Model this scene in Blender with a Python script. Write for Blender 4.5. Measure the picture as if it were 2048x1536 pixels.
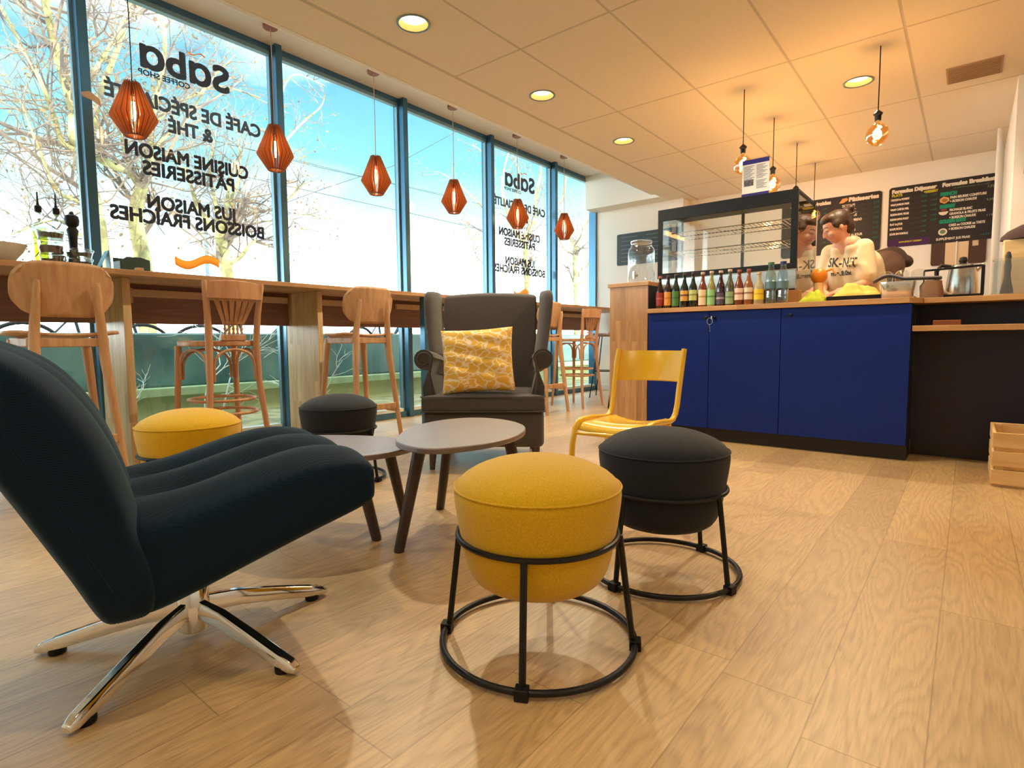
import bpy, bmesh, math, random
from math import sin, cos, pi, radians as R, sqrt, atan2
from mathutils import Vector as V, Matrix, Euler

for o in list(bpy.data.objects): bpy.data.objects.remove(o, do_unlink=True)
SC = bpy.context.scene
COL = SC.collection
random.seed(7)

# ------------------------------------------------------------------ camera
YAW, PITCH, ROLL, CAMZ, FPX = .6813, -.07745, -.0089, .70, 1125.1
cam_data = bpy.data.cameras.new('camera')
cam_data.sensor_fit = 'HORIZONTAL'; cam_data.sensor_width = 36.0
cam_data.lens = FPX / 2048 * 36.0
cam_data.clip_start = .05; cam_data.clip_end = 300
cam = bpy.data.objects.new('camera', cam_data); COL.objects.link(cam)
fwd = V((-sin(YAW) * cos(PITCH), cos(YAW) * cos(PITCH), sin(PITCH)))
rgt = V((cos(YAW), sin(YAW), 0)); upv = rgt.cross(fwd)
r2 = cos(ROLL) * rgt + sin(ROLL) * upv; u2 = -sin(ROLL) * rgt + cos(ROLL) * upv
m = Matrix((r2, u2, -fwd)).transposed().to_4x4(); m.translation = V((0, 0, CAMZ))
cam.matrix_world = m
SC.camera = cam

# ------------------------------------------------------------------ exposure
SC.view_settings.view_transform = 'Standard'
SC.view_settings.look = 'None'
SC.view_settings.gamma = 1.0
SC.view_settings.use_curve_mapping = False
SC.view_settings.exposure = 0.42
SC.cycles.use_denoising = True
SC.cycles.max_bounces = 10
SC.cycles.transparent_max_bounces = 24
SC.cycles.sample_clamp_indirect = 6.0
SC.cycles.caustics_reflective = False
SC.cycles.caustics_refractive = False


def srgb(r, g, b, a=1.0):
    f = lambda c: (c / 255 / 12.92) if c / 255 <= .04045 else ((c / 255 + .055) / 1.055) ** 2.4
    return (f(r), f(g), f(b), a)


# ------------------------------------------------------------------ sky
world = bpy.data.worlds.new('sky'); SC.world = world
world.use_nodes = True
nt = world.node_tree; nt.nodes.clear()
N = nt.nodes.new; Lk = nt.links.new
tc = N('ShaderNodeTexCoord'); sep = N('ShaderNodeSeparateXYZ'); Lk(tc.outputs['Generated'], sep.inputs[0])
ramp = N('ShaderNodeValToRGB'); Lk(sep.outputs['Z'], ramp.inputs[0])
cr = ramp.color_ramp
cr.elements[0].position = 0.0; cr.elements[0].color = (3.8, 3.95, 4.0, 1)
cr.elements[1].position = .9; cr.elements[1].color = (1.3, 1.5, 1.65, 1)  # zenith, out of view, set brighter than the sky below to add daylight
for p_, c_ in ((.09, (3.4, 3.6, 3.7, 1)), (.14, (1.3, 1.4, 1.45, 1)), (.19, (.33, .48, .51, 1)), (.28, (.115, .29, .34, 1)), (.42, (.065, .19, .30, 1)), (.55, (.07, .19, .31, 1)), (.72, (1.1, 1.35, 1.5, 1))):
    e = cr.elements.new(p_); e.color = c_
mp = N('ShaderNodeMapping'); mp.inputs['Scale'].default_value = (1.6, 1.6, 3.2); mp.inputs['Location'].default_value = (.3, .9, 0)
Lk(tc.outputs['Generated'], mp.inputs[0])
nz = N('ShaderNodeTexNoise'); nz.inputs['Scale'].default_value = 1.5; nz.inputs['Detail'].default_value = 5; nz.inputs['Roughness'].default_value = .5
Lk(mp.outputs[0], nz.inputs[0])
cl = N('ShaderNodeMapRange'); cl.inputs[1].default_value = .52; cl.inputs[2].default_value = .72
Lk(nz.outputs[0], cl.inputs[0])
mx = N('ShaderNodeMix'); mx.data_type = 'RGBA'; Lk(cl.outputs[0], mx.inputs[0]); Lk(ramp.outputs[0], mx.inputs[6])
mx.inputs[7].default_value = (.6, .62, .64, 1)
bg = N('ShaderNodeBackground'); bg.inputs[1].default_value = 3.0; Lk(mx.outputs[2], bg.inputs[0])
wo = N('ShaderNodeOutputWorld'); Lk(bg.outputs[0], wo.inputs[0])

# ------------------------------------------------------------------ sun: from behind the cafe, over its roof, on to the trees


def light(name, kind, loc, energy, color=(1, 1, 1), rot=(0, 0, 0), **kw):
    d = bpy.data.lights.new(name, kind); d.energy = energy; d.color = color
    for k, v in kw.items(): setattr(d, k, v)
    o = bpy.data.objects.new(name, d); o.location = loc; o.rotation_euler = rot; COL.objects.link(o)
    return o


sun = light('sun', 'SUN', (0, 0, 20), 6.0, (1.0, .86, .56), angle=R(.6))
sun.rotation_euler = V((-.80, .30, -.62)).to_track_quat('-Z', 'Y').to_euler()
WARM = (1.0, .83, .55)
SPOTS = [(-2.43, 2.17), (-2.425, 3.36), (-2.42, 4.565), (-.657, 4.575)]     # the ones the photo shows
SPOTS_UNSEEN = [(-.655, 3.38), (1.1, 3.3), (1.1, 1.1), (-.66, .1), (-2.43, .2), (1.1, -1.2), (-.66, -1.6), (-2.43, -1.6)]  # first inferred from pouf shadows; the rest unseen, guessed and added for brightness
for i, (x, y) in enumerate(SPOTS + SPOTS_UNSEEN):
    light('downlight_lamp', 'SPOT', (x, y, 2.425), 68 if i < 5 else 36, WARM, spot_size=R(142), spot_blend=.7, shadow_soft_size=.03)

# ------------------------------------------------------------------ helpers


class MB:
    """collects shapes and links them as one mesh"""
    def __init__(s): s.v = []; s.f = []

    def add(s, vs, fs, M=None):
        b = len(s.v)
        s.v += [tuple(M @ V(p)) for p in vs] if M else [tuple(p) for p in vs]
        s.f += [tuple(i + b for i in f) for f in fs]
        return s

    def box(s, x0, x1, y0, y1, z0, z1, M=None):
        vs = [(x, y, z) for z in (z0, z1) for y in (y0, y1) for x in (x0, x1)]
        return s.add(vs, [(0, 2, 3, 1), (4, 5, 7, 6), (0, 1, 5, 4), (2, 6, 7, 3), (0, 4, 6, 2), (1, 3, 7, 5)], M)

    def bar(s, a, b, w, h, up=(0, 0, 1), w2=None, h2=None):
        a, b = V(a), V(b); d = (b - a).normalized(); u = V(up)
        if abs(d.dot(u)) > .98: u = V((0, 1, 0))
        x = d.cross(u).normalized(); y = x.cross(d).normalized()
        w2 = w if w2 is None else w2; h2 = h if h2 is None else h2
        vs = [a + x * i * w / 2 + y * j * h / 2 for i, j in ((-1, -1), (1, -1), (1, 1), (-1, 1))]
        vs += [b + x * i * w2 / 2 + y * j * h2 / 2 for i, j in ((-1, -1), (1, -1), (1, 1), (-1, 1))]
        return s.add(vs, [(0, 1, 2, 3), (7, 6, 5, 4), (0, 4, 5, 1), (1, 5, 6, 2), (2, 6, 7, 3), (3, 7, 4, 0)])

    def tube(s, pts, r, n=10, closed=False, flat=1.0, up=None):
        pts = [V(p) for p in pts]; L = len(pts)
        rs = r if isinstance(r, (list, tuple)) else [r] * L
        rings = []; prev = None
        for i, p in enumerate(pts):
            if closed: d = pts[(i + 1) % L] - pts[i - 1]
            else: d = pts[min(i + 1, L - 1)] - pts[max(i - 1, 0)]
            d = d.normalized() if d.length > 1e-9 else V((0, 0, 1))
            if up is not None: x = d.cross(V(up))
            elif prev is None: x = d.cross(V((0, 0, 1)) if abs(d.z) < .9 else V((0, 1, 0)))
            else: x = prev - d * prev.dot(d)
            if x.length < 1e-6: x = d.orthogonal()
            x = x.normalized(); prev = x; y = d.cross(x)
            rings.append([p + (x * cos(2 * pi * k / n) + y * sin(2 * pi * k / n) * flat) * rs[i] for k in range(n)])
        vs = [q for g in rings for q in g]; fs = []
        for i in range(L if closed else L - 1):
            a, b = i * n, ((i + 1) % L) * n
            for k in range(n): fs.append((a + k, a + (k + 1) % n, b + (k + 1) % n, b + k))
        if not closed: fs.append(tuple(range(n - 1, -1, -1))); fs.append(tuple(range((L - 1) * n, L * n)))
        return s.add(vs, fs)

    def lathe(s, prof, c=(0, 0, 0), n=32, M=None, cap=True):
        vs = []; fs = []
        for (r, z) in prof:
            for k in range(n):
                a = 2 * pi * k / n; vs.append((c[0] + r * cos(a), c[1] + r * sin(a), c[2] + z))
        for i in range(len(prof) - 1):
            for k in range(n):
                fs.append((i * n + k, i * n + (k + 1) % n, (i + 1) * n + (k + 1) % n, (i + 1) * n + k))
        if cap and prof[0][0] > 1e-5: fs.append(tuple(range(n - 1, -1, -1)))
        if cap and prof[-1][0] > 1e-5: fs.append(tuple(range((len(prof) - 1) * n, len(prof) * n)))
        return s.add(vs, fs, M)

    def prism(s, poly, z0, z1, M=None):
        n = len(poly)
        vs = [(x, y, z0) for x, y in poly] + [(x, y, z1) for x, y in poly]
        fs = [tuple(range(n - 1, -1, -1)), tuple(range(n, 2 * n))] + [(i, (i + 1) % n, n + (i + 1) % n, n + i) for i in range(n)]
        return s.add(vs, fs, M)

    def rings(s, rg, closed=False, cap=True):
        """loft a list of equal-length rings"""
        n = len(rg[0]); vs = [p for g in rg for p in g]; fs = []
        for i in range(len(rg) - 1):
            for k in range(n): fs.append((i * n + k, i * n + (k + 1) % n, (i + 1) * n + (k + 1) % n, (i + 1) * n + k))
        if cap: fs.append(tuple(range(n - 1, -1, -1))); fs.append(tuple(range((len(rg) - 1) * n, len(rg) * n)))
        return s.add(vs, fs)

    def ell(s, c, r, n=16, M=None):
        vs = []; fs = []; k2 = n // 2
        for i in range(1, k2):
            t = pi * i / k2
            for k in range(n):
                a = 2 * pi * k / n; vs.append((c[0] + r[0] * sin(t) * cos(a), c[1] + r[1] * sin(t) * sin(a), c[2] + r[2] * cos(t)))
        for i in range(k2 - 2):
            for k in range(n): fs.append((i * n + k, (i + 1) * n + k, (i + 1) * n + (k + 1) % n, i * n + (k + 1) % n))
        vs += [(c[0], c[1], c[2] + r[2]), (c[0], c[1], c[2] - r[2])]; a, b = len(vs) - 2, len(vs) - 1
        for k in range(n):
            fs.append((a, k, (k + 1) % n)); fs.append((b, (k2 - 2) * n + (k + 1) % n, (k2 - 2) * n + k))
        return s.add(vs, fs, M)

    def build(s, name, mat, parent=None, bevel=0, sub=0, flat=False, seg=2, sharp=38, solid=0, fix=True):
        me = bpy.data.meshes.new(name); me.from_pydata(s.v, [], s.f); me.update()
        if fix:
            bm = bmesh.new(); bm.from_mesh(me); bmesh.ops.recalc_face_normals(bm, faces=bm.faces); bm.to_mesh(me); bm.free()
        if not flat:
            me.polygons.foreach_set('use_smooth', [True] * len(me.polygons))
            if not sub: me.set_sharp_from_angle(angle=R(sharp))
        if mat: me.materials.append(mat)
        o = bpy.data.objects.new(name, me); COL.objects.link(o)
        if parent: o.parent = parent
        if solid:
            md = o.modifiers.new('solid', 'SOLIDIFY'); md.thickness = solid; md.offset = 0
        if bevel:
            md = o.modifiers.new('bevel', 'BEVEL'); md.width = bevel; md.segments = seg; md.limit_method = 'ANGLE'; md.angle_limit = R(40)
        if sub:
            md = o.modifiers.new('sub', 'SUBSURF'); md.levels = sub; md.render_levels = sub
        return o


def tag(o, label=None, cat=None, group=None, kind=None):
    if label: o['label'] = label
    if cat: o['category'] = cat
    if group: o['group'] = group
    if kind: o['kind'] = kind
    return o


def empty(name, loc=(0, 0, 0), rz=0, label=None, cat=None, group=None, kind=None):
    o = bpy.data.objects.new(name, None); o.empty_display_size = .1
    o.location = loc; o.rotation_euler = (0, 0, rz); COL.objects.link(o)
    return tag(o, label, cat, group, kind)


def copy_tree(o, parent=None, label=None):
    c = o.copy(); COL.objects.link(c)
    if parent: c.parent = parent
    if label: c['label'] = label
    for ch in list(o.children): copy_tree(ch, c)
    return c


def place(o, x, y, rz=0, z=0): o.location = (x, y, z); o.rotation_euler = (0, 0, rz); return o


# ------------------------------------------------------------------ materials
def nodes(name):
    mt = bpy.data.materials.new(name); mt.use_nodes = True
    t = mt.node_tree; return mt, t, t.nodes['Principled BSDF'], t.nodes.new, t.links.new


def mat(name, col, rough=.6, metal=0, coat=0, emis=None, es=0, spec=.5, bump=0, bscale=200, sheen=0, var=0, vscale=6):
    mt, t, b, n, l = nodes(name)
    b.inputs['Base Color'].default_value = col; b.inputs['Roughness'].default_value = rough
    b.inputs['Metallic'].default_value = metal; b.inputs['Coat Weight'].default_value = coat
    b.inputs['Specular IOR Level'].default_value = spec
    if emis: b.inputs['Emission Color'].default_value = emis; b.inputs['Emission Strength'].default_value = es
    if sheen: b.inputs['Sheen Weight'].default_value = sheen; b.inputs['Sheen Roughness'].default_value = .4
    tcn = n('ShaderNodeTexCoord')
    if var:
        z = n('ShaderNodeTexNoise'); z.inputs['Scale'].default_value = vscale; z.inputs['Detail'].default_value = 4; l(tcn.outputs['Object'], z.inputs[0])
        mr = n('ShaderNodeMapRange'); mr.inputs[1].default_value = .3; mr.inputs[2].default_value = .7
        mr.inputs[3].default_value = 1 - var; mr.inputs[4].default_value = 1 + var; l(z.outputs[0], mr.inputs[0])
        mm = n('ShaderNodeMix'); mm.data_type = 'RGBA'; mm.blend_type = 'MULTIPLY'; mm.inputs[0].default_value = 1
        mm.inputs[6].default_value = col; l(mr.outputs[0], mm.inputs[7]); l(mm.outputs[2], b.inputs['Base Color'])
    if bump:
        z = n('ShaderNodeTexNoise'); z.inputs['Scale'].default_value = bscale; z.inputs['Detail'].default_value = 2; l(tcn.outputs['Object'], z.inputs[0])
        bp = n('ShaderNodeBump'); bp.inputs['Strength'].default_value = bump; bp.inputs['Distance'].default_value = .002
        l(z.outputs[0], bp.inputs['Height']); l(bp.outputs[0], b.inputs['Normal'])
    return mt


def wood(name, c1, c2, rough=.45, axis=1, scale=1.0, block=None, coat=0, coord='Object', crough=.2, spec=.5, cior=1.5):
    """grain runs along the axis; block=(w,l) gives glued staves"""
    mt, t, b, n, l = nodes(name)
    tcn = n('ShaderNodeTexCoord'); mp = n('ShaderNodeMapping')
    sc = [22 * scale] * 3; sc[axis] = 1.6 * scale; mp.inputs['Scale'].default_value = sc; l(tcn.outputs[coord], mp.inputs[0])
    vec = mp.outputs[0]
    if block:
        bk = n('ShaderNodeTexBrick'); bk.inputs['Color1'].default_value = (0, 0, 0, 1); bk.inputs['Color2'].default_value = (1, 1, 1, 1)
        bk.inputs['Mortar'].default_value = (.5, .5, .5, 1); bk.inputs['Mortar Size'].default_value = .0; bk.inputs['Scale'].default_value = 1
        bk.inputs['Brick Width'].default_value = block[1]; bk.inputs['Row Height'].default_value = block[0]; bk.offset = .37
        sp = n('ShaderNodeSeparateXYZ'); cb = n('ShaderNodeCombineXYZ'); l(tcn.outputs[coord], sp.inputs[0])
        o1 = 'XYZ'[axis]; ot = {'X': 'Y', 'Y': 'X', 'Z': 'X'}[o1]
        ad = n('ShaderNodeMath'); l(sp.outputs[ot], ad.inputs[0]); l(sp.outputs['Y' if o1 == 'Z' else 'Z'], ad.inputs[1])
        l(sp.outputs[o1], cb.inputs[0]); l(ad.outputs[0], cb.inputs[1]); l(cb.outputs[0], bk.inputs[0])
        av = n('ShaderNodeVectorMath'); av.operation = 'MULTIPLY_ADD'; av.inputs[1].default_value = (31, 17, 23)
        l(bk.outputs[0], av.inputs[0]); l(vec, av.inputs[2]); vec = av.outputs[0]
    z = n('ShaderNodeTexNoise'); z.inputs['Scale'].default_value = 1.2; z.inputs['Detail'].default_value = 6; z.inputs['Roughness'].default_value = .6
    z.inputs['Distortion'].default_value = .6; l(vec, z.inputs[0])
    rp = n('ShaderNodeValToRGB'); rp.color_ramp.elements[0].position = .32; rp.color_ramp.elements[1].position = .68
    rp.color_ramp.elements[0].color = c1; rp.color_ramp.elements[1].color = c2; l(z.outputs[0], rp.inputs[0])
    out = rp.outputs[0]
    if block:
        mr = n('ShaderNodeMapRange'); mr.inputs[3].default_value = .80; mr.inputs[4].default_value = 1.14; l(bk.outputs[0], mr.inputs[0])
        mm = n('ShaderNodeMix'); mm.data_type = 'RGBA'; mm.blend_type = 'MULTIPLY'; mm.inputs[0].default_value = 1
        l(out, mm.inputs[6]); l(mr.outputs[0], mm.inputs[7]); out = mm.outputs[2]
    l(out, b.inputs['Base Color'])
    b.inputs['Roughness'].default_value = rough; b.inputs['Coat Weight'].default_value = coat; b.inputs['Coat Roughness'].default_value = crough; b.inputs['Coat IOR'].default_value = cior; b.inputs['Specular IOR Level'].default_value = spec
    bp = n('ShaderNodeBump'); bp.inputs['Strength'].default_value = .12; bp.inputs['Distance'].default_value = .002
    l(z.outputs[0], bp.inputs['Height']); l(bp.outputs[0], b.inputs['Normal'])
    return mt


def glass(name, tint=(1, 1, 1, 1), refl=.08, rough=.02, fres=1.45):
    mt = bpy.data.materials.new(name); mt.use_nodes = True; t = mt.node_tree; t.nodes.clear(); n = t.nodes.new; l = t.links.new
    tr = n('ShaderNodeBsdfTransparent'); tr.inputs[0].default_value = tint
    gl = n('ShaderNodeBsdfGlossy'); gl.inputs['Roughness'].default_value = rough; gl.inputs[0].default_value = (1, 1, 1, 1)
    fr = n('ShaderNodeLayerWeight'); fr.inputs['Blend'].default_value = .5
    mr = n('ShaderNodeMath'); mr.operation = 'POWER'; mr.inputs[1].default_value = 3.5; l(fr.outputs['Facing'], mr.inputs[0])
    ma = n('ShaderNodeMath'); ma.operation = 'MULTIPLY_ADD'; ma.inputs[1].default_value = .75; ma.inputs[2].default_value = refl; ma.use_clamp = True; l(mr.outputs[0], ma.inputs[0])
    mxs = n('ShaderNodeMixShader'); l(ma.outputs[0], mxs.inputs[0]); l(tr.outputs[0], mxs.inputs[1]); l(gl.outputs[0], mxs.inputs[2])
    o = n('ShaderNodeOutputMaterial'); l(mxs.outputs[0], o.inputs[0])
    return mt


def emit(name, col, strength):
    mt = bpy.data.materials.new(name); mt.use_nodes = True; t = mt.node_tree; t.nodes.clear()
    e = t.nodes.new('ShaderNodeEmission'); e.inputs[0].default_value = col; e.inputs[1].default_value = strength
    o = t.nodes.new('ShaderNodeOutputMaterial'); t.links.new(e.outputs[0], o.inputs[0]); return mt


def fabric(name, col, col2=None, scale=900, rough=.85, sheen=.3, bump=.35):
    mt, t, b, n, l = nodes(name)
    tcn = n('ShaderNodeTexCoord')
    z = n('ShaderNodeTexNoise'); z.inputs['Scale'].default_value = scale * .35; z.inputs['Detail'].default_value = 3; l(tcn.outputs['Object'], z.inputs[0])
    mxx = n('ShaderNodeMix'); mxx.data_type = 'RGBA'; mxx.inputs[6].default_value = col; mxx.inputs[7].default_value = col2 or tuple(c * 1.35 for c in col[:3]) + (1,)
    mr = n('ShaderNodeMapRange'); mr.inputs[1].default_value = .38; mr.inputs[2].default_value = .62; l(z.outputs[0], mr.inputs[0])
    l(mr.outputs[0], mxx.inputs[0]); l(mxx.outputs[2], b.inputs['Base Color'])
    b.inputs['Roughness'].default_value = rough; b.inputs['Specular IOR Level'].default_value = .2
    b.inputs['Sheen Weight'].default_value = sheen; b.inputs['Sheen Roughness'].default_value = .5
    bp = n('ShaderNodeBump'); bp.inputs['Strength'].default_value = bump; bp.inputs['Distance'].default_value = .0015
    l(z.outputs[0], bp.inputs['Height']); l(bp.outputs[0], b.inputs['Normal'])
    return mt


def corduroy(name, col):
    mt, t, b, n, l = nodes(name)
    tcn = n('ShaderNodeTexCoord')
    sp = n('ShaderNodeSeparateXYZ'); l(tcn.outputs['Object'], sp.inputs[0]); ad = n('ShaderNodeMath'); l(sp.outputs['X'], ad.inputs[0]); l(sp.outputs['Z'], ad.inputs[1])
    cb = n('ShaderNodeCombineXYZ'); l(ad.outputs[0], cb.inputs[0]); l(sp.outputs['Y'], cb.inputs[1])
    w = n('ShaderNodeTexWave'); w.wave_type = 'BANDS'; w.bands_direction = 'X'; w.inputs['Scale'].default_value = 78
    w.inputs['Distortion'].default_value = .5; w.inputs['Detail'].default_value = 1; w.inputs['Detail Scale'].default_value = .6
    l(cb.outputs[0], w.inputs[0])
    mxx = n('ShaderNodeMix'); mxx.data_type = 'RGBA'; mxx.inputs[6].default_value = tuple(c * .88 for c in col[:3]) + (1,); mxx.inputs[7].default_value = tuple(c * 1.12 for c in col[:3]) + (1,)
    l(w.outputs[0], mxx.inputs[0]); l(mxx.outputs[2], b.inputs['Base Color'])
    b.inputs['Roughness'].default_value = .8; b.inputs['Specular IOR Level'].default_value = .15
    b.inputs['Sheen Weight'].default_value = .16; b.inputs['Sheen Roughness'].default_value = .4
    b.inputs['Sheen Tint'].default_value = (.55, .8, .9, 1)
    bp = n('ShaderNodeBump'); bp.inputs['Strength'].default_value = .22; bp.inputs['Distance'].default_value = .0015
    l(w.outputs[0], bp.inputs['Height']); l(bp.outputs[0], b.inputs['Normal'])
    return mt


M_ = {}
M_['wall'] = mat('wall_paint', srgb(240, 235, 226), .85, bump=.05, bscale=60)
M_['plaster'] = mat('ceiling_paint', srgb(234, 226, 216), .9)
M_['alu'] = mat('window_aluminium', srgb(70, 112, 140), .28, metal=.6, spec=.6)
M_['alu_in'] = mat('window_bead', srgb(120, 150, 160), .4, metal=.5)
M_['oak'] = wood('oak_ply', srgb(182, 138, 98), srgb(212, 170, 130), .5, axis=2, scale=1.3)
M_['beech'] = wood('bent_beech', srgb(174, 124, 90), srgb(204, 156, 118), .4, axis=2, scale=1.2)
M_['bar_oak'] = wood('bar_oak', srgb(158, 116, 80), srgb(190, 148, 108), .4, axis=1, block=(.045, .5))
M_['apron'] = wood('bar_apron_wood', srgb(112, 80, 76), srgb(140, 104, 96), .5, axis=1, scale=.8)
M_['daylit_oak'] = wood('daylit_stave_oak', srgb(188, 156, 112), srgb(218, 192, 148), .45, axis=2, block=(.045, .42))  # lighter copy of the stave oak, daylight put into its colour
M_['block_oak'] = wood('stave_oak', srgb(168, 124, 84), srgb(202, 158, 114), .42, axis=2, block=(.045, .42))
M_['worktop'] = wood('worktop_oak', srgb(190, 138, 86), srgb(214, 164, 108), .4, axis=0, block=(.045, .5))
M_['walnut'] = wood('walnut', srgb(74, 52, 48), srgb(104, 76, 68), .45, axis=1, scale=.8, coat=1.0, crough=.5, spec=1.0, cior=2.0)
M_['walnut_leg'] = wood('walnut_leg', srgb(52, 42, 40), srgb(74, 60, 56), .4, axis=2, scale=1)
M_['crate'] = wood('pale_pine', srgb(214, 170, 110), srgb(238, 204, 148), .6, axis=0, scale=.7)
M_['blue'] = mat('navy_laminate', srgb(10, 40, 126), .5, spec=.25, bump=.03, bscale=300)
M_['blue_dk'] = mat('dark_navy_laminate', srgb(20, 22, 44), .5)
M_['plinth'] = mat('dark_plinth', srgb(26, 20, 24), .5)
M_['black'] = mat('black_metal', srgb(20, 20, 22), .38, metal=.3)
M_['blackp'] = mat('black_plastic', srgb(15, 14, 16), .5, spec=.3)
M_['chrome'] = mat('chrome', (.82, .80, .76, 1), .08, metal=1)
M_['steel'] = mat('brushed_steel', (.62, .60, .56, 1), .25, metal=1)
M_['yellow_f'] = fabric('mustard_fabric', srgb(202, 156, 6), srgb(224, 180, 24), 1400)
M_['dark_f'] = fabric('charcoal_fabric', srgb(25, 28, 36), srgb(38, 42, 50), 1400, sheen=.12)
M_['arm_f'] = fabric('grey_brown_fabric', srgb(66, 62, 64), srgb(88, 84, 84), 1300)
M_['cord'] = corduroy('teal_corduroy', srgb(8, 31, 50))
M_['cord_z'] = M_['cord']
M_['yellow_m'] = mat('yellow_enamel', srgb(246, 196, 36), .22, coat=.5)
M_['white'] = mat('white_plastic', srgb(230, 226, 220), .5)
M_['trunk'] = mat('beige_trunking', srgb(196, 168, 144), .5)
M_['glass'] = glass('window_glass', (.93, .985, .98, 1), .03)
M_['clear'] = glass('clear_glass', (.93, .95, .95, 1), .10)
M_['case_glass'] = glass('case_glass', (.9, .93, .92, 1), .07)
M_['amber'] = glass('amber_glass', (1.0, .72, .38, 1), .14)
def vinyl(name, c, k):
    mt = bpy.data.materials.new(name); mt.use_nodes = True; t = mt.node_tree; t.nodes.clear(); n = t.nodes.new; l = t.links.new
    df = n('ShaderNodeBsdfDiffuse'); df.inputs[0].default_value = c
    tl = n('ShaderNodeBsdfTranslucent'); tl.inputs[0].default_value = tuple(min(.9, v * k) for v in c[:3]) + (1,)
    a = n('ShaderNodeAddShader'); l(df.outputs[0], a.inputs[0]); l(tl.outputs[0], a.inputs[1])
    o = n('ShaderNodeOutputMaterial'); l(a.outputs[0], o.inputs[0]); return mt
M_['letter'] = vinyl('window_vinyl', srgb(56, 66, 92), 1.6)
M_['orange_v'] = vinyl('orange_vinyl', srgb(190, 140, 66), 1.1)
M_['paper'] = mat('paper', srgb(236, 232, 226), .8)
M_['ink'] = mat('printed_ink', srgb(90, 92, 100), .8)
M_['purple'] = mat('blue_print', srgb(40, 36, 120), .7)


def fit_text(name, body, x, y, z, w, h, mt, parent, rot, align='CENTER', bold=0.0, ext=.0008):
    """flat lettering fitted to the width w and cap height h"""
    c = bpy.data.curves.new(name, 'FONT'); c.body = body; c.align_x = align; c.align_y = 'CENTER'
    c.size = h / .72; c.extrude = ext; c.materials.append(mt); c.resolution_u = 4
    o = bpy.data.objects.new(name, c); COL.objects.link(o); o.location = (x, y, z); o.rotation_euler = rot
    if parent: o.parent = parent
    if w: FITW.append((o.name, w))
    if bold: o['bold'] = bold
    return o


FITW = []
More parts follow.
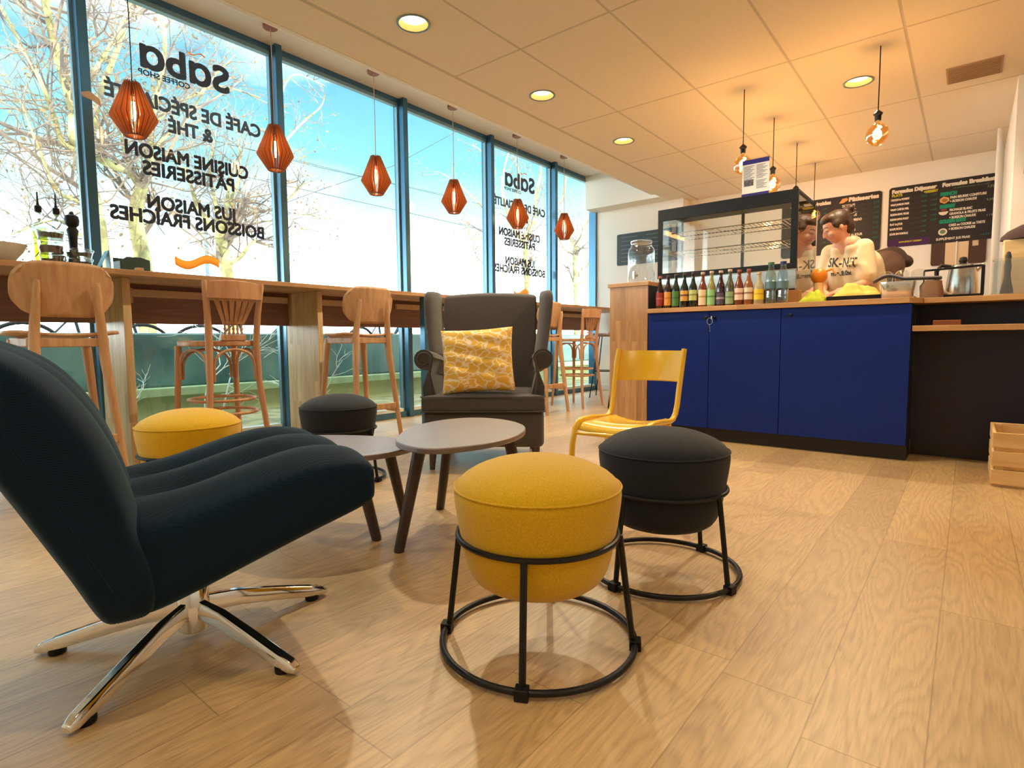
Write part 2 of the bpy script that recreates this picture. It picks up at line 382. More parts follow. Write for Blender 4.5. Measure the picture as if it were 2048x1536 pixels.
# ================================================================== THE SETTING
def floor_mat():
    mt, t, b, n, l = nodes('oak_vinyl_planks')
    g = n('ShaderNodeNewGeometry'); sp = n('ShaderNodeSeparateXYZ'); l(g.outputs['Position'], sp.inputs[0])
    def math(op, a, bb=None, c=None):
        q = n('ShaderNodeMath'); q.operation = op
        for i, v in enumerate((a, bb, c)):
            if v is None: continue
            if isinstance(v, (int, float)): q.inputs[i].default_value = v
            else: l(v, q.inputs[i])
        return q.outputs[0]
    PW, PL = .1735, 1.25
    u = math('DIVIDE', math('ADD', sp.outputs['X'], .0275), PW); col = math('FLOOR', u); fu = math('SUBTRACT', u, col)
    wn = n('ShaderNodeTexWhiteNoise'); wn.noise_dimensions = '1D'; l(col, wn.inputs['W'])
    v = math('ADD', math('DIVIDE', sp.outputs['Y'], PL), wn.outputs['Value']); row = math('FLOOR', v); fv = math('SUBTRACT', v, row)
    pid = n('ShaderNodeCombineXYZ'); l(col, pid.inputs[0]); l(row, pid.inputs[1])
    w2 = n('ShaderNodeTexWhiteNoise'); w2.noise_dimensions = '2D'; l(pid.outputs[0], w2.inputs['Vector'])
    # seams
    e1 = math('MINIMUM', fu, math('SUBTRACT', 1.0, fu)); e2 = math('MINIMUM', fv, math('SUBTRACT', 1.0, fv))
    d = math('MINIMUM', math('MULTIPLY', e1, PW), math('MULTIPLY', e2, PL))
    seam = n('ShaderNodeMapRange'); seam.inputs[1].default_value = .0005; seam.inputs[2].default_value = .0022; l(d, seam.inputs[0])
    # grain: rings stretched along the plank, shifted from plank to plank
    sh = n('ShaderNodeVectorMath'); sh.operation = 'MULTIPLY_ADD'; sh.inputs[1].default_value = (7, 13, 5); l(w2.outputs['Color'], sh.inputs[0]); l(g.outputs['Position'], sh.inputs[2])
    mp = n('ShaderNodeMapping'); mp.inputs['Scale'].default_value = (7.5, 1.15, 1); l(sh.outputs[0], mp.inputs[0])
    z0 = n('ShaderNodeTexNoise'); z0.inputs['Scale'].default_value = 1.0; z0.inputs['Detail'].default_value = 1.5; z0.inputs['Roughness'].default_value = .4; l(mp.outputs[0], z0.inputs[0])
    # contour lines of a smooth field give cathedral figures
    k = math('MULTIPLY', z0.outputs[0], 21.0)
    mp2 = n('ShaderNodeMapping'); mp2.inputs['Scale'].default_value = (190, 14, 1); l(sh.outputs[0], mp2.inputs[0])
    z1 = n('ShaderNodeTexNoise'); z1.inputs['Scale'].default_value = 1.0; z1.inputs['Detail'].default_value = 4; l(mp2.outputs[0], z1.inputs[0])
    k2 = math('ADD', k, math('MULTIPLY', z1.outputs[0], .7))
    tri = math('PINGPONG', k2, .5)
    gr = n('ShaderNodeMapRange'); gr.inputs[1].default_value = .0; gr.inputs[2].default_value = .34; gr.inputs[3].default_value = .90; gr.inputs[4].default_value = 1.03; l(tri, gr.inputs[0])
    pore = n('ShaderNodeMapRange'); pore.inputs[1].default_value = .35; pore.inputs[2].default_value = .6; pore.inputs[3].default_value = .90; pore.inputs[4].default_value = 1.03; l(z1.outputs[0], pore.inputs[0])
    tone = n('ShaderNodeMapRange'); tone.inputs[3].default_value = .90; tone.inputs[4].default_value = 1.06; l(w2.outputs['Value'], tone.inputs[0])
    sm = n('ShaderNodeMapRange'); sm.inputs[3].default_value = .76; sm.inputs[4].default_value = 1.0; l(seam.outputs[0], sm.inputs[0])
    f = math('MULTIPLY', math('MULTIPLY', gr.outputs[0], pore.outputs[0]), math('MULTIPLY', tone.outputs[0], sm.outputs[0]))
    fc = n('ShaderNodeMapRange'); fc.inputs[1].default_value = .5; fc.inputs[2].default_value = 1.1; l(f, fc.inputs[0])
    mm = n('ShaderNodeMix'); mm.data_type = 'RGBA'; l(fc.outputs[0], mm.inputs[0])
    mm.inputs[6].default_value = srgb(112, 74, 38); mm.inputs[7].default_value = srgb(214, 178, 124); l(mm.outputs[2], b.inputs['Base Color'])
    b.inputs['Roughness'].default_value = .42; b.inputs['Specular IOR Level'].default_value = .6; b.inputs['Coat Weight'].default_value = .8; b.inputs['Coat Roughness'].default_value = .46; b.inputs['Coat IOR'].default_value = 1.7
    bp = n('ShaderNodeBump'); bp.inputs['Strength'].default_value = .15; bp.inputs['Distance'].default_value = .002; l(f, bp.inputs['Height']); l(bp.outputs[0], b.inputs['Normal'])
    return mt


def ceiling_mat():
    mt, t, b, n, l = nodes('ceiling_tiles')
    g = n('ShaderNodeNewGeometry'); sp = n('ShaderNodeSeparateXYZ'); l(g.outputs['Position'], sp.inputs[0])
    def math(op, a, bb=None):
        q = n('ShaderNodeMath'); q.operation = op
        for i, v in enumerate((a, bb)):
            if v is None: continue
            if isinstance(v, (int, float)): q.inputs[i].default_value = v
            else: l(v, q.inputs[i])
        return q.outputs[0]
    def dist(s, off, p):
        u = math('DIVIDE', math('SUBTRACT', s, off), p); fr = math('SUBTRACT', u, math('FLOOR', u))
        return math('MULTIPLY', math('MINIMUM', fr, math('SUBTRACT', 1.0, fr)), p)
    d = math('MINIMUM', dist(sp.outputs['X'], -.35, .6), dist(sp.outputs['Y'], 2.76, 1.2))
    ed = n('ShaderNodeMapRange'); ed.inputs[1].default_value = .004; ed.inputs[2].default_value = .011; l(d, ed.inputs[0])
    # smooth plaster margin on the window side and in the vent bay
    m1 = math('GREATER_THAN', math('MULTIPLY', sp.outputs['X'], -1.0), 2.71)
    m2 = math('MULTIPLY', math('GREATER_THAN', sp.outputs['X'], -.34), math('MULTIPLY', math('GREATER_THAN', sp.outputs['Y'], 4.6), math('LESS_THAN', sp.outputs['Y'], 5.15)))
    pl = math('MINIMUM', math('ADD', m1, m2), 1.0)
    gap = math('SUBTRACT', 1.0, math('LESS_THAN', math('ABSOLUTE', math('ADD', sp.outputs['X'], 2.70)), .014))
    line = math('MULTIPLY', math('MAXIMUM', ed.outputs[0], pl), gap)
    z = n('ShaderNodeTexNoise'); z.inputs['Scale'].default_value = 260; z.inputs['Detail'].default_value = 3; l(g.outputs['Position'], z.inputs[0])
    zr = n('ShaderNodeMapRange'); zr.inputs[1].default_value = .3; zr.inputs[2].default_value = .7; zr.inputs[3].default_value = .94; zr.inputs[4].default_value = 1.02; l(z.outputs[0], zr.inputs[0])
    lr = n('ShaderNodeMapRange'); lr.inputs[3].default_value = .72; lr.inputs[4].default_value = 1.0; l(line, lr.inputs[0])
    mm = n('ShaderNodeMix'); mm.data_type = 'RGBA'; mm.blend_type = 'MULTIPLY'; mm.inputs[0].default_value = 1
    mm.inputs[6].default_value = srgb(236, 228, 216); l(math('MULTIPLY', lr.outputs[0], zr.outputs[0]), mm.inputs[7]); l(mm.outputs[2], b.inputs['Base Color'])
    b.inputs['Roughness'].default_value = .95; b.inputs['Specular IOR Level'].default_value = .1
    bp = n('ShaderNodeBump'); bp.inputs['Strength'].default_value = .6; bp.inputs['Distance'].default_value = .004; l(line, bp.inputs['Height']); l(bp.outputs[0], b.inputs['Normal'])
    return mt


M_['sill'] = mat('glare_sill', srgb(206, 216, 214), .35)  # pale grey stands in for daylight glare along the sill
XR, YR, YB, ZC = 3.4, -3.2, 7.06, 2.43          # room: x -4.03..XR, y YR..YB
XW, XG = -4.0, -4.09                            # mullion faces, glass plane


def struct(o): o['kind'] = 'structure'; return o


struct(MB().box(-4.16, XR, YR, YB + .1, -.12, 0).build('floor', floor_mat()))
# ceiling slab with real holes for the recessed lamps
cu = bpy.data.curves.new('ceiling', 'CURVE'); cu.dimensions = '2D'; cu.fill_mode = 'BOTH'; cu.extrude = .01
def spl(pts):
    s_ = cu.splines.new('POLY'); s_.points.add(len(pts) - 1)
    for p_, q in zip(s_.points, pts): p_.co = (q[0], q[1], 0, 1)
    s_.use_cyclic_u = True
spl([(-2.985, YR), (XR, YR), (XR, YB), (-2.985, YB)])
for (x, y) in SPOTS: spl([(x + .082 * cos(2 * pi * k / 40), y + .082 * sin(2 * pi * k / 40)) for k in range(40)])
tmp = bpy.data.objects.new('tmp', cu); COL.objects.link(tmp); bpy.context.view_layer.update()
me = bpy.data.meshes.new_from_object(tmp.evaluated_get(bpy.context.evaluated_depsgraph_get())); bpy.data.objects.remove(tmp)
me.materials.clear(); me.materials.append(ceiling_mat())
ceil = bpy.data.objects.new('ceiling', me); ceil.location = (0, 0, ZC + .01); COL.objects.link(ceil); struct(ceil)
# roof slab above, window recess, cross beam
struct(MB().box(-4.3, XR + .1, YR - .1, YB + .2, 2.95, 3.15).build('ceiling_slab', M_['plaster']))
struct(MB().box(-4.16, -2.985, YR, 6.6, 2.865, 2.95).box(-3.0, -2.985, YR, 6.6, ZC, 2.9).build('ceiling_recess', M_['plaster']))
struct(MB().box(-4.06, -2.985, 6.6, 7.1, ZC, 2.95).build('ceiling_beam', M_['wall']))
struct(MB().box(-3.045, -3.0, YR, 6.45, ZC - .002, ZC + .03).build('trim_1', M_['white'], bevel=.004))
# walls
struct(MB().box(-2.985, XR, YB, YB + .12, 0, 2.95).build('wall_back', M_['wall']))
struct(MB().box(-4.16, -2.81, 6.85, YB + .1, 0, 2.86).build('wall_back_pier', M_['wall']))
struct(MB().box(XR, XR + .12, YR, YB + .1, 0, 2.95).build('wall_right', M_['wall']))
struct(MB().box(-4.16, XR, YR - .12, YR, 0, 2.95).build('wall_front', M_['wall']))
struct(MB().box(.185, 1.6, 5.16, 5.30, 0, ZC).box(.185, .30, 5.30, YB, 0, ZC).build('wall_return', M_['wall']))
pipe = MB()
for q in range(4): pipe.tube([(.165 - .012 * q, YB - .05 - .22 * q, .0), (.165 - .012 * q, YB - .05 - .22 * q, ZC)], .016, 10)
tag(pipe.build('wall_pipes', M_['white']), 'white pipes running up the corner right of the menu boards', 'pipe')
struct(MB().box(.15, 1.6, 5.145, 5.16, 0, .07).build('baseboard_right', M_['white']))
struct(MB().box(-4.0, -2.8, 6.835, 6.85, 0, .08).build('baseboard_back', M_['white'], bevel=.003))

# window wall: one window per bay, frame and pane
MUL = [1.10 + 1.19 * k for k in range(-4, 5)]      # right edges of the mullions
for i, my in enumerate(MUL):
    a = my; b_ = my + 1.19
    last = i == len(MUL) - 1
    y1 = b_ - .05 if not last else 6.85
    w = empty('window_%d' % (i + 1), (XG, a, 0), kind='structure')
    f = MB()
    # mullion on the left of the bay
    f.box(-.05, XW - XG, -.05, 0, 0.0, 2.87)
    f.box(-.05, .03, 0, y1 - a, 2.822, 2.87)
    f.box(-.05, .06, 0, y1 - a, .0, .055)
    if last: f.box(-.05, .06, y1 - a - .03, y1 - a, .05, 2.8)
    fr = f.build('window_frame', M_['alu'], w, bevel=.003)
    g = MB()
    for (u0, u1, z0, z1) in ((0, .016, .055, 2.822), (y1 - a - .016, y1 - a, .055, 2.822)): g.box(-.012, .02, u0, u1, z0, z1)
    g.box(-.012, .03, .016, y1 - a - .016, 2.795, 2.822); g.build('glazing_bead', M_['alu_in'], w)
    MB().box(-.012, .06, .0, y1 - a - .05, .0552, .085).build('window_sill', M_['sill'], w)
    MB().box(-.006, .0, .01, y1 - a - .01, .06, 2.82).build('pane', M_['glass'], w, flat=True)
# vertical leaf-like scrap of tape on the first visible mullion
tag(MB().prism([(0, 0), (.045, .02), (.09, -.01), (.10, -.055), (.055, -.03), (.01, -.02)], 0, .001, Matrix.Translation((XW + .0015, 1.045, 2.135)) @ Euler((R(90), 0, R(90))).to_matrix().to_4x4()).build('tape_scrap', M_['trunk']), 'scrap of beige tape stuck to the left window mullion', 'tape')

# ---- lettering on the panes, reads from the street
RW = (R(90), 0, R(-90))
def lettering(y0, label):
    t = empty('window_lettering', (XG - .008, y0, 0), label=label, cat='window sign')
    def line(s, yc, zc, w, h, mt=None, bold=.0045, name='letters'): return fit_text(name, s, 0, yc, zc, w, h, mt or M_['letter'], t, RW, bold=bold)
    line('S\u0251b\u0251', .563, 2.508, .535, .172, bold=.008)
    tl = MB(); pts = [(0, .63 + (.055 - q * .11 / 10) + 0, 2.625 + .012 * sin(q / 10 * 2 * pi)) for q in range(11)]
    tl.tube([(x, y, z) for x, y, z in pts], .008, 6, flat=.4); tl.build('accent_wave', M_['orange_v'], t)
    line('COFFEE SHOP', .43, 2.398, .30, .034, bold=.0014)
    line('CAFÉ DE SPÉCIALITÉ', .573, 2.232, .955, .088)
    line('& THÉ', .572, 2.108, .27, .085)
    line('CUISINE MAISON', .563, 1.912, .76, .085)
    line('PÂTISSERIES', .56, 1.808, .565, .085)
    line('JUS MAISON', .565, 1.60, .56, .085)
    line('BOISSONS FRAÎCHES', .567, 1.503, .96, .085)
    wv = MB(); up = []; dn = []
    for q in range(25):
        u = q / 24; y = .43 + .285 * u; z = 1.248 - .026 * sin(2 * pi * u)
        up.append((0, y, z + .029)); dn.append((0, y, z - .029))
    vs = up + dn; wv.add(vs, [(k, k + 1, 25 + k + 1, 25 + k) for k in range(24)])
    wv.build('orange_wave', M_['orange_v'], t, solid=.001)
    return t
lettering(1.10, 'large mirrored grey café lettering on the wide left window pane')
lettering(4.67, 'smaller-looking mirrored café lettering on the far pane behind the wing armchair')

# ---- recessed ceiling lamps
M_['reflector'] = mat('lamp_reflector', srgb(214, 160, 82), .35, emis=(1, .66, .28, 1), es=.3)  # own glow stands in for lamp light falling on the reflector
M_['diffuser'] = emit('lamp_diffuser', (1, .86, .55, 1), 6)
LBL = ['largest recessed ceiling lamp, nearest above the coffee tables', 'recessed ceiling lamp above the wing armchair, middle one of its row',
       'smallest recessed ceiling lamp, furthest in the row along the window beam', 'recessed ceiling lamp between the bare bulbs and the vent above the counter']
for (x, y), lb in zip(SPOTS, LBL):
    d = empty('recessed_ceiling_lamp', (x, y, ZC), label=lb, cat='ceiling lamp', group='round recessed ceiling lamps')
    MB().lathe([(.079, -.001), (.092, -.001), (.093, -.004), (.088, -.006), (.080, -.004)], n=40, cap=False).build('trim_ring', M_['alu_in'], d)
    MB().lathe([(.0805, -.002), (.073, .015), (.066, .028)], n=40, cap=False).build('reflector', M_['reflector'], d)
    MB().lathe([(.067, .027), (.0, .028)], n=40, cap=False).build('diffuser', M_['diffuser'], d)
# ceiling vent
v = MB(); v.box(-.19, .095, 4.73, 5.02, ZC - .006, ZC)
vt = tag(v.build('ceiling_vent', mat('vent_grey', srgb(176, 148, 118), .7), bevel=.002), 'flat beige rectangular vent grille in the ceiling above the menu boards', 'vent')
vs_ = MB()
for k in range(9): vs_.box(-.18, .085, 4.745 + k * .031, 4.757 + k * .031, ZC - .010, ZC - .006)
vs_.build('slats', mat('vent_slat', srgb(160, 134, 106), .7), vt)
# ================================================================== THE WINDOW BAR
BT0, BT1 = 1.06, 1.09
bar = tag(MB().box(-4.03, -3.45, YR + .1, 6.80, BT0, BT1).build('window_bar_top', M_['bar_oak'], bevel=.003), 'long oak bar top running along the windows', 'bar counter')
for k, (a_, b_) in enumerate(((YR + .1, 1.06), (1.10, 2.235), (2.275, 6.72))):
    tag(MB().box(-3.975, -3.95, a_, b_, .822, BT0).build('bar_apron_board', M_['apron'], bevel=.002),
        ['dark red-brown apron board under the left end of the bar', 'dark red-brown apron board between the two oak support panels', 'longest dark red-brown apron board, running behind the wing armchair'][k], 'board', 'apron boards under the window bar')
for k, y in enumerate((1.08, 2.255)):
    tag(MB().box(-3.985, -3.565, y - .02, y + .02, .0, BT0).build('bar_support_panel', M_['daylit_oak'], bevel=.003),
        ['oak support panel under the bar behind the left plywood bar stool', 'broad daylit oak support panel behind the far charcoal pouf'][k], 'support panel', 'oak panels carrying the window bar')
tag(MB().box(-3.54, -3.48, 3.16, 3.22, 0, BT0).build('bar_steel_post', M_['alu'], bevel=.003), 'dark steel post under the bar left of the wing armchair', 'post')
for k, (a_, b_) in enumerate(((1.12, 2.22), (2.29, 3.15), (3.24, 6.6))):
    t = tag(MB().box(-3.95, -3.925, a_, b_, .985, 1.03).build('cable_trunking', M_['trunk'], bevel=.003),
            ['beige cable trunking under the bar above the slat-back stool', 'beige cable trunking under the bar behind the second plywood stool', 'beige cable trunking under the bar behind the wing armchair'][k], 'trunking', 'beige cable trunking under the bar')
    sy = (a_ + .03, b_ - .27, a_ + 1.1)[k]; sw = (.07, .17, .2)[k]
    MB().box(-3.95, -3.915, sy, sy + sw, .945, 1.035).build('socket_box', M_['trunk'], t, bevel=.003)

# ================================================================== SMALL THINGS ON THE BAR
M_['ceramic'] = mat('pale_ceramic', srgb(226, 222, 214), .35)
M_['oil'] = glass('oil', (.80, .74, .08, 1), .06)
M_['oilbottle'] = glass('bottle_glass', (.70, .80, .72, 1), .14)
M_['dkglass'] = mat('dark_jar', srgb(40, 52, 52), .3, coat=.3)
M_['seeds'] = mat('seeds', srgb(96, 66, 46), .8, var=.6, vscale=120)
M_['grnbox'] = mat('dark_green_card', srgb(34, 58, 56), .55)
BZ = BT1
tag(MB().lathe([(.035, 0), (.04, .004), (.075, .05), (.092, .085), (.088, .086), (.07, .05), (.035, .012), (0, .01)], (-3.56, .585, BZ), 40).build('serving_bowl', M_['ceramic']), 'pale ceramic bowl at the left end of the bar', 'bowl')

def cruet(x, y, label, fill):
    o = empty('oil_bottle', (x, y, BZ), label=label, cat='bottle', group='glass oil and vinegar bottles')
    MB().lathe([(0, 0), (.030, 0), (.032, .01), (.032, .16), (.026, .19), (.012, .225), (.0115, .262), (.014, .266)], n=24).build('bottle_glass', M_['oilbottle'], o)
    MB().lathe([(0, .006), (.028, .006), (.0285, .16 * fill), (0, .16 * fill)], n=24).build('oil', M_['oil'] if fill > .5 else M_['dkglass'], o)
    MB().lathe([(.013, .262), (.015, .268), (.015, .29), (.007, .297), (.004, .315), (.003, .36), (0, .361)], n=16).build('pourer', M_['blackp'], o)
    return o
cruet(-3.60, .735, 'tall bottle of yellow oil with a black pourer on the bar', 1.05)
cruet(-3.60, .806, 'clear bottle with black pourer between the oil bottle and the pepper mill', .35)
pm = tag(MB().lathe([(0, 0), (.031, 0), (.031, .02), (.024, .05), (.018, .10), (.021, .16), (.026, .20), (.017, .215)], (-3.64, .878, BZ), 28).build('pepper_mill', M_['blackp']), 'black pepper mill behind the stacked deli pots', 'pepper mill')
MB().lathe([(.018, .215), (.030, .228), (.033, .25), (.028, .272), (.012, .280), (.008, .292), (0, .294)], (-3.64, .878, BZ), 28).build('mill_head', M_['blackp'], pm)

def deli(x, y, z, r, h, label, fill):
    o = empty('deli_pot', (x, y, z), label=label, cat='food pot', group='round lidded pots on the bar')
    MB().lathe([(0, 0), (r * .82, 0), (r * .84, .004), (r * .97, h - .006), (r * .95, h - .006), (r * .82, .006), (0, .006)], n=32).build('tub', M_['clear'], o)
    MB().lathe([(0, .007), (r * .81, .007), (r * .90, h * .62), (0, h * .66)], n=28).build('contents', fill, o)
    MB().lathe([(0, h - .004), (r * .95, h - .004), (r * 1.03, h - .006), (r * 1.04, h), (r, h + .004), (r * .9, h + .002), (0, h + .001)], n=32).build('lid', M_['clear'], o)
    return o
px_ = -3.53
deli(px_, .762, BZ, .052, .045, 'dark lidded pot at the bottom of the taller stack', M_['dkglass'])
deli(px_, .762, BZ + .05, .056, .068, 'pot of brown seeds in the middle of the stack beside the oil bottle', M_['seeds'])
deli(px_, .762, BZ + .123, .062, .048, 'dark lidded pot on top of the taller stack', M_['dkglass'])
deli(px_, .873, BZ, .056, .04, 'dark lidded pot at the bottom of the lower stack', M_['dkglass'])
deli(px_, .873, BZ + .045, .060, .04, 'dark lidded pot on top of the lower stack', M_['dkglass'])
cd_ = MB(); cd_.bar((-3.56, .955, BZ), (-3.56, 1.0, BZ + .10), .075, .0015, up=(0, 1, 0)); cd_.bar((-3.56, 1.005, BZ), (-3.56, 1.0, BZ + .10), .075, .0015, up=(0, 1, 0))
tag(cd_.build('tent_card', mat('blue_card', srgb(120, 176, 200), .6), flat=True), 'small pale blue folded tent card next to the deli pots', 'card')
bx = empty('card_box', (-3.60, 1.125, BZ), .12, label='dark green open card box with a ragged top on the bar', cat='box')
MB().box(-.04, .04, -.075, .075, 0, .002).box(-.04, -.037, -.075, .075, 0, .078).add([(.04, -.075, 0), (.04, .075, 0), (.04, .075, .07), (.04, .03, .082), (.04, -.04, .08), (.04, -.075, .055), (.037, -.075, 0), (.037, .075, 0), (.037, .075, .07), (.037, .03, .082), (.037, -.04, .08), (.037, -.075, .055)],
    [(0, 1, 2, 3, 4, 5), (11, 10, 9, 8, 7, 6), (0, 6, 7, 1), (1, 7, 8, 2), (2, 8, 9, 3), (3, 9, 10, 4), (4, 10, 11, 5), (5, 11, 6, 0)]).box(-.04, .04, -.075, -.072, 0, .055).box(-.04, .04, .072, .075, 0, .07).build('box_body', M_['grnbox'], bx, flat=True)
tag(MB().box(-3.49, -3.455, 1.10, 1.135, BZ, BZ + .014).build('wood_chip', M_['oak'], bevel=.002), 'tiny wooden block in front of the dark green box', 'block')

# ================================================================== BAR STOOLS
def plywood_stool():
    """faces local +y"""
    o = empty('plywood_bar_stool', label='x', cat='bar stool', group='plywood-back bar stools')
    wd = M_['oak']
    for sx in (-1, 1):
        # rear leg runs up to carry the backrest, front leg stops at the seat
        MB().tube([(sx * .178, -.235, 0), (sx * .150, -.20, .36), (sx * .128, -.175, .62), (sx * .122, -.17, .74), (sx * .114, -.185, .86), (sx * .108, -.205, .955), (sx * .107, -.208, .975)],
                  [.013, .017, .021, .022, .017, .013, .009], 12, flat=1.25).build('leg', wd, o)
        MB().tube([(sx * .195, .205, 0), (sx * .168, .185, .36), (sx * .145, .168, .66), (sx * .138, .160, .722)], [.013, .017, .021, .021], 12, flat=1.25).build('leg', wd, o)
        MB().bar((sx * .140, -.17, .71), (sx * .142, .165, .71), .02, .042).build('side_rail', wd, o, bevel=.006)
        MB().bar((sx * .160, -.215, .235), (sx * .178, .19, .235), .016, .035).build('stretcher', wd, o, bevel=.003)
    MB().bar((-.125, -.172, .708), (.125, -.172, .708), .02, .040).build('rear_rail', wd, o, bevel=.004)
    MB().bar((-.135, .162, .708), (.135, .162, .708), .02, .040).build('front_rail', wd, o, bevel=.004)
    MB().bar((-.160, -.214, .262), (.160, -.214, .262), .018, .04).build('stretcher', wd, o, bevel=.003)
    MB().bar((-.178, .19, .262), (.178, .19, .262), .018, .04).build('stretcher', wd, o, bevel=.003)
    # seat: thin curved ply
    st = MB(); nx, ny = 18, 14; vs = []
    for j in range(ny + 1):
        for i in range(nx + 1):
            u = i / nx * 2 - 1; v = j / ny * 2 - 1
            hw = .205 * (1 - .06 * v) ; k = (1 - abs(v) ** 5) ** .5 if abs(v) < 1 else 0
            x = u * (hw - .05 * (abs(v) ** 6)); y = v * (.185 - .03 * abs(u) ** 4)
            vs.append((x, y, .741 + .016 * u * u - .006 * (1 - v * v) - .012 * max(0, v) ** 4))
    st.add(vs, [(j * (nx + 1) + i, j * (nx + 1) + i + 1, (j + 1) * (nx + 1) + i + 1, (j + 1) * (nx + 1) + i) for j in range(ny) for i in range(nx)])
    st.build('seat', wd, o, solid=.013, fix=False)
    # backrest: rounded, bent ply panel in front of the posts
    bk = MB(); nx, nz_ = 24, 14; vs = []
    for j in range(nz_ + 1):
        for i in range(nx + 1):
            u = i / nx * 2 - 1; v = j / nz_ * 2 - 1
            # squircle mapping
            x = u * sqrt(max(0, 1 - .30 * v ** 6)) ; z = v * sqrt(max(0, 1 - .62 * u ** 8))
            x *= (1 - .10 * max(0, -v) ** 2)
            X = x * .187; Z = .94 + z * .120
            vs.append((X, -.183 - .02 * v + .055 * (x * x) , Z))
    bk.add(vs, [(j * (nx + 1) + i, j * (nx + 1) + i + 1, (j + 1) * (nx + 1) + i + 1, (j + 1) * (nx + 1) + i) for j in range(nz_) for i in range(nx)])
    bk.build('backrest', wd, o, solid=.012, fix=False)
    return o


def slat_stool():
    """bentwood bar stool, faces local +y"""
    o = empty('bentwood_bar_stool', label='x', cat='bar stool', group='slat-back bentwood bar stools')
    wd = M_['beech']
    for sx in (-1, 1):
        MB().tube([(sx * .172, -.225, 0), (sx * .150, -.195, .25), (sx * .128, -.175, .50), (sx * .122, -.170, .70), (sx * .130, -.185, .85), (sx * .145, -.205, 1.005), (sx * .145, -.206, 1.015)],
                  [.012, .0145, .0165, .0185, .016, .0145, .009], 12).build('leg', wd, o)
        MB().tube([(sx * .185, .185, 0), (sx * .165, .165, .30), (sx * .150, .150, .66), (sx * .150, .150, .685)], [.012, .0145, .0175, .0175], 12).build('leg', wd, o)
    # seat
    pr = []
    for q in range(40):
        a = 2 * pi * q / 40; c, s_ = cos(a), sin(a)
        pr.append(((abs(c) ** .75) * (1 if c > 0 else -1) * (.182 + .012 * s_), (abs(s_) ** .75) * (1 if s_ > 0 else -1) * .185))
    MB().prism(pr, .682, .712).build('seat', wd, o, bevel=.006)
    # foot rings
    for z, r_ in ((.395, .162), (.325, .172)):
        MB().tube([(cos(a) * r_, sin(a) * (r_ + .01) - .01, z) for a in [2 * pi * q / 40 for q in range(40)]], .0085, 8, closed=True).build('foot_ring', wd, o)
    # arched braces under the seat
    def arch(p, q, name='arch_brace'):
        p, q = V(p), V(q); pts = []
        for k in range(15):
            t = k / 14; h = sin(pi * t) ** .45
            c = p.lerp(q, .5 - .5 * cos(pi * t)) if False else p.lerp(q, t)
            z = .50 + .165 * h
            xy = p.lerp(q, .08 + .84 * (.5 - .5 * cos(pi * t)))
            pts.append((xy.x, xy.y, z))
        MB().tube(pts, .0075, 8).build(name, wd, o)
    L_ = {'rl': (-.128, -.178, 0), 'rr': (.128, -.178, 0), 'fl': (-.155, .155, 0), 'fr': (.155, .155, 0)}
    for a, b_ in (('rl', 'rr'), ('rl', 'fl'), ('rr', 'fr'), ('fl', 'fr')): arch(L_[a], L_[b_])
    # back: curved top rail, fan of slats, row of turned spindles
    tr = []
    for q in range(13):
        u = q / 12 * 2 - 1; x = u * .143; y = -.204 - .022 * (1 - u * u)
        tr.append([(x, y - .009, .925), (x, y + .009, .925), (x, y + .008, 1.008 + .012 * (1 - u * u)), (x, y - .008, 1.008 + .012 * (1 - u * u))])
    MB().rings(tr).build('top_rail', wd, o, bevel=.003)
    MB().box(-.062, .062, -.186, -.164, .712, .742).build('splat_base', wd, o, bevel=.002)
    for q in range(6):
        u = (q - 2.5) / 2.5
        xb, xt = u * .048, u * .098
        MB().bar((xb, -.183, .800), (xt, -.222 + .012 * u * u, .935), .013, .007, up=(0, 1, 0), w2=.026).build('back_slat', wd, o, bevel=.001)
    for q in range(5):
        u = (q - 2) / 2; x = u * .044
        MB().lathe([(.004, 0), (.0075, .012), (.004, .022), (.008, .034), (.004, .046), (.007, .056), (.004, .064)], (x, -.178, .738), 10).build('spindle', wd, o)
    MB().bar((-.056, -.182, .805), (.056, -.182, .805), .010, .012).build('spindle_rail', wd, o)
    return o


P1 = plywood_stool(); place(P1, -3.29, .715, R(90)); P1['label'] = 'plywood bar stool at the left with its rounded backrest toward the room'
for (x, y, a, lb) in ((-3.27, 2.355, 86, 'plywood bar stool between the broad oak panel and the armchair'), (-3.27, 4.44, 90, 'plywood bar stool mostly hidden behind the right wing of the armchair')):
    c = copy_tree(P1, label=lb); place(c, x, y, R(a))
S1 = slat_stool(); place(S1, -3.18, 1.385, R(90)); S1['label'] = 'slat-back bentwood bar stool behind the yellow pouf'
c = copy_tree(S1, label='slat-back bentwood bar stool seen right of the wing armchair'); place(c, -3.25, 5.10, R(84))


def wire_stool():
    o = empty('wire_bar_stool', label='x', cat='bar stool', group='wire-legged bar stools')
    MB().lathe([(0, .735), (.15, .735), (.172, .745), (.178, .76), (.17, .775), (0, .772)], n=36).build('seat', M_['walnut'], o)
    for k in range(4):
        a = R(45 + 90 * k)
        MB().tube([(.10 * cos(a), .10 * sin(a), .74), (.24 * cos(a), .24 * sin(a), 0)], .0065, 8).build('leg', M_['black'], o)
    MB().tube([(.175 * cos(R(45 + 90 * k)), .175 * sin(R(45 + 90 * k)), .32) for k in range(4)], .006, 8, closed=True).build('foot_ring', M_['black'], o)
    return o
W1 = wire_stool(); place(W1, -3.42, 6.05, .3); W1['label'] = 'black wire-legged bar stool at the far end of the bar'
c = copy_tree(W1, label='black wire-legged stool half hidden behind the oak counter end'); place(c, -2.62, 5.02, R(30))

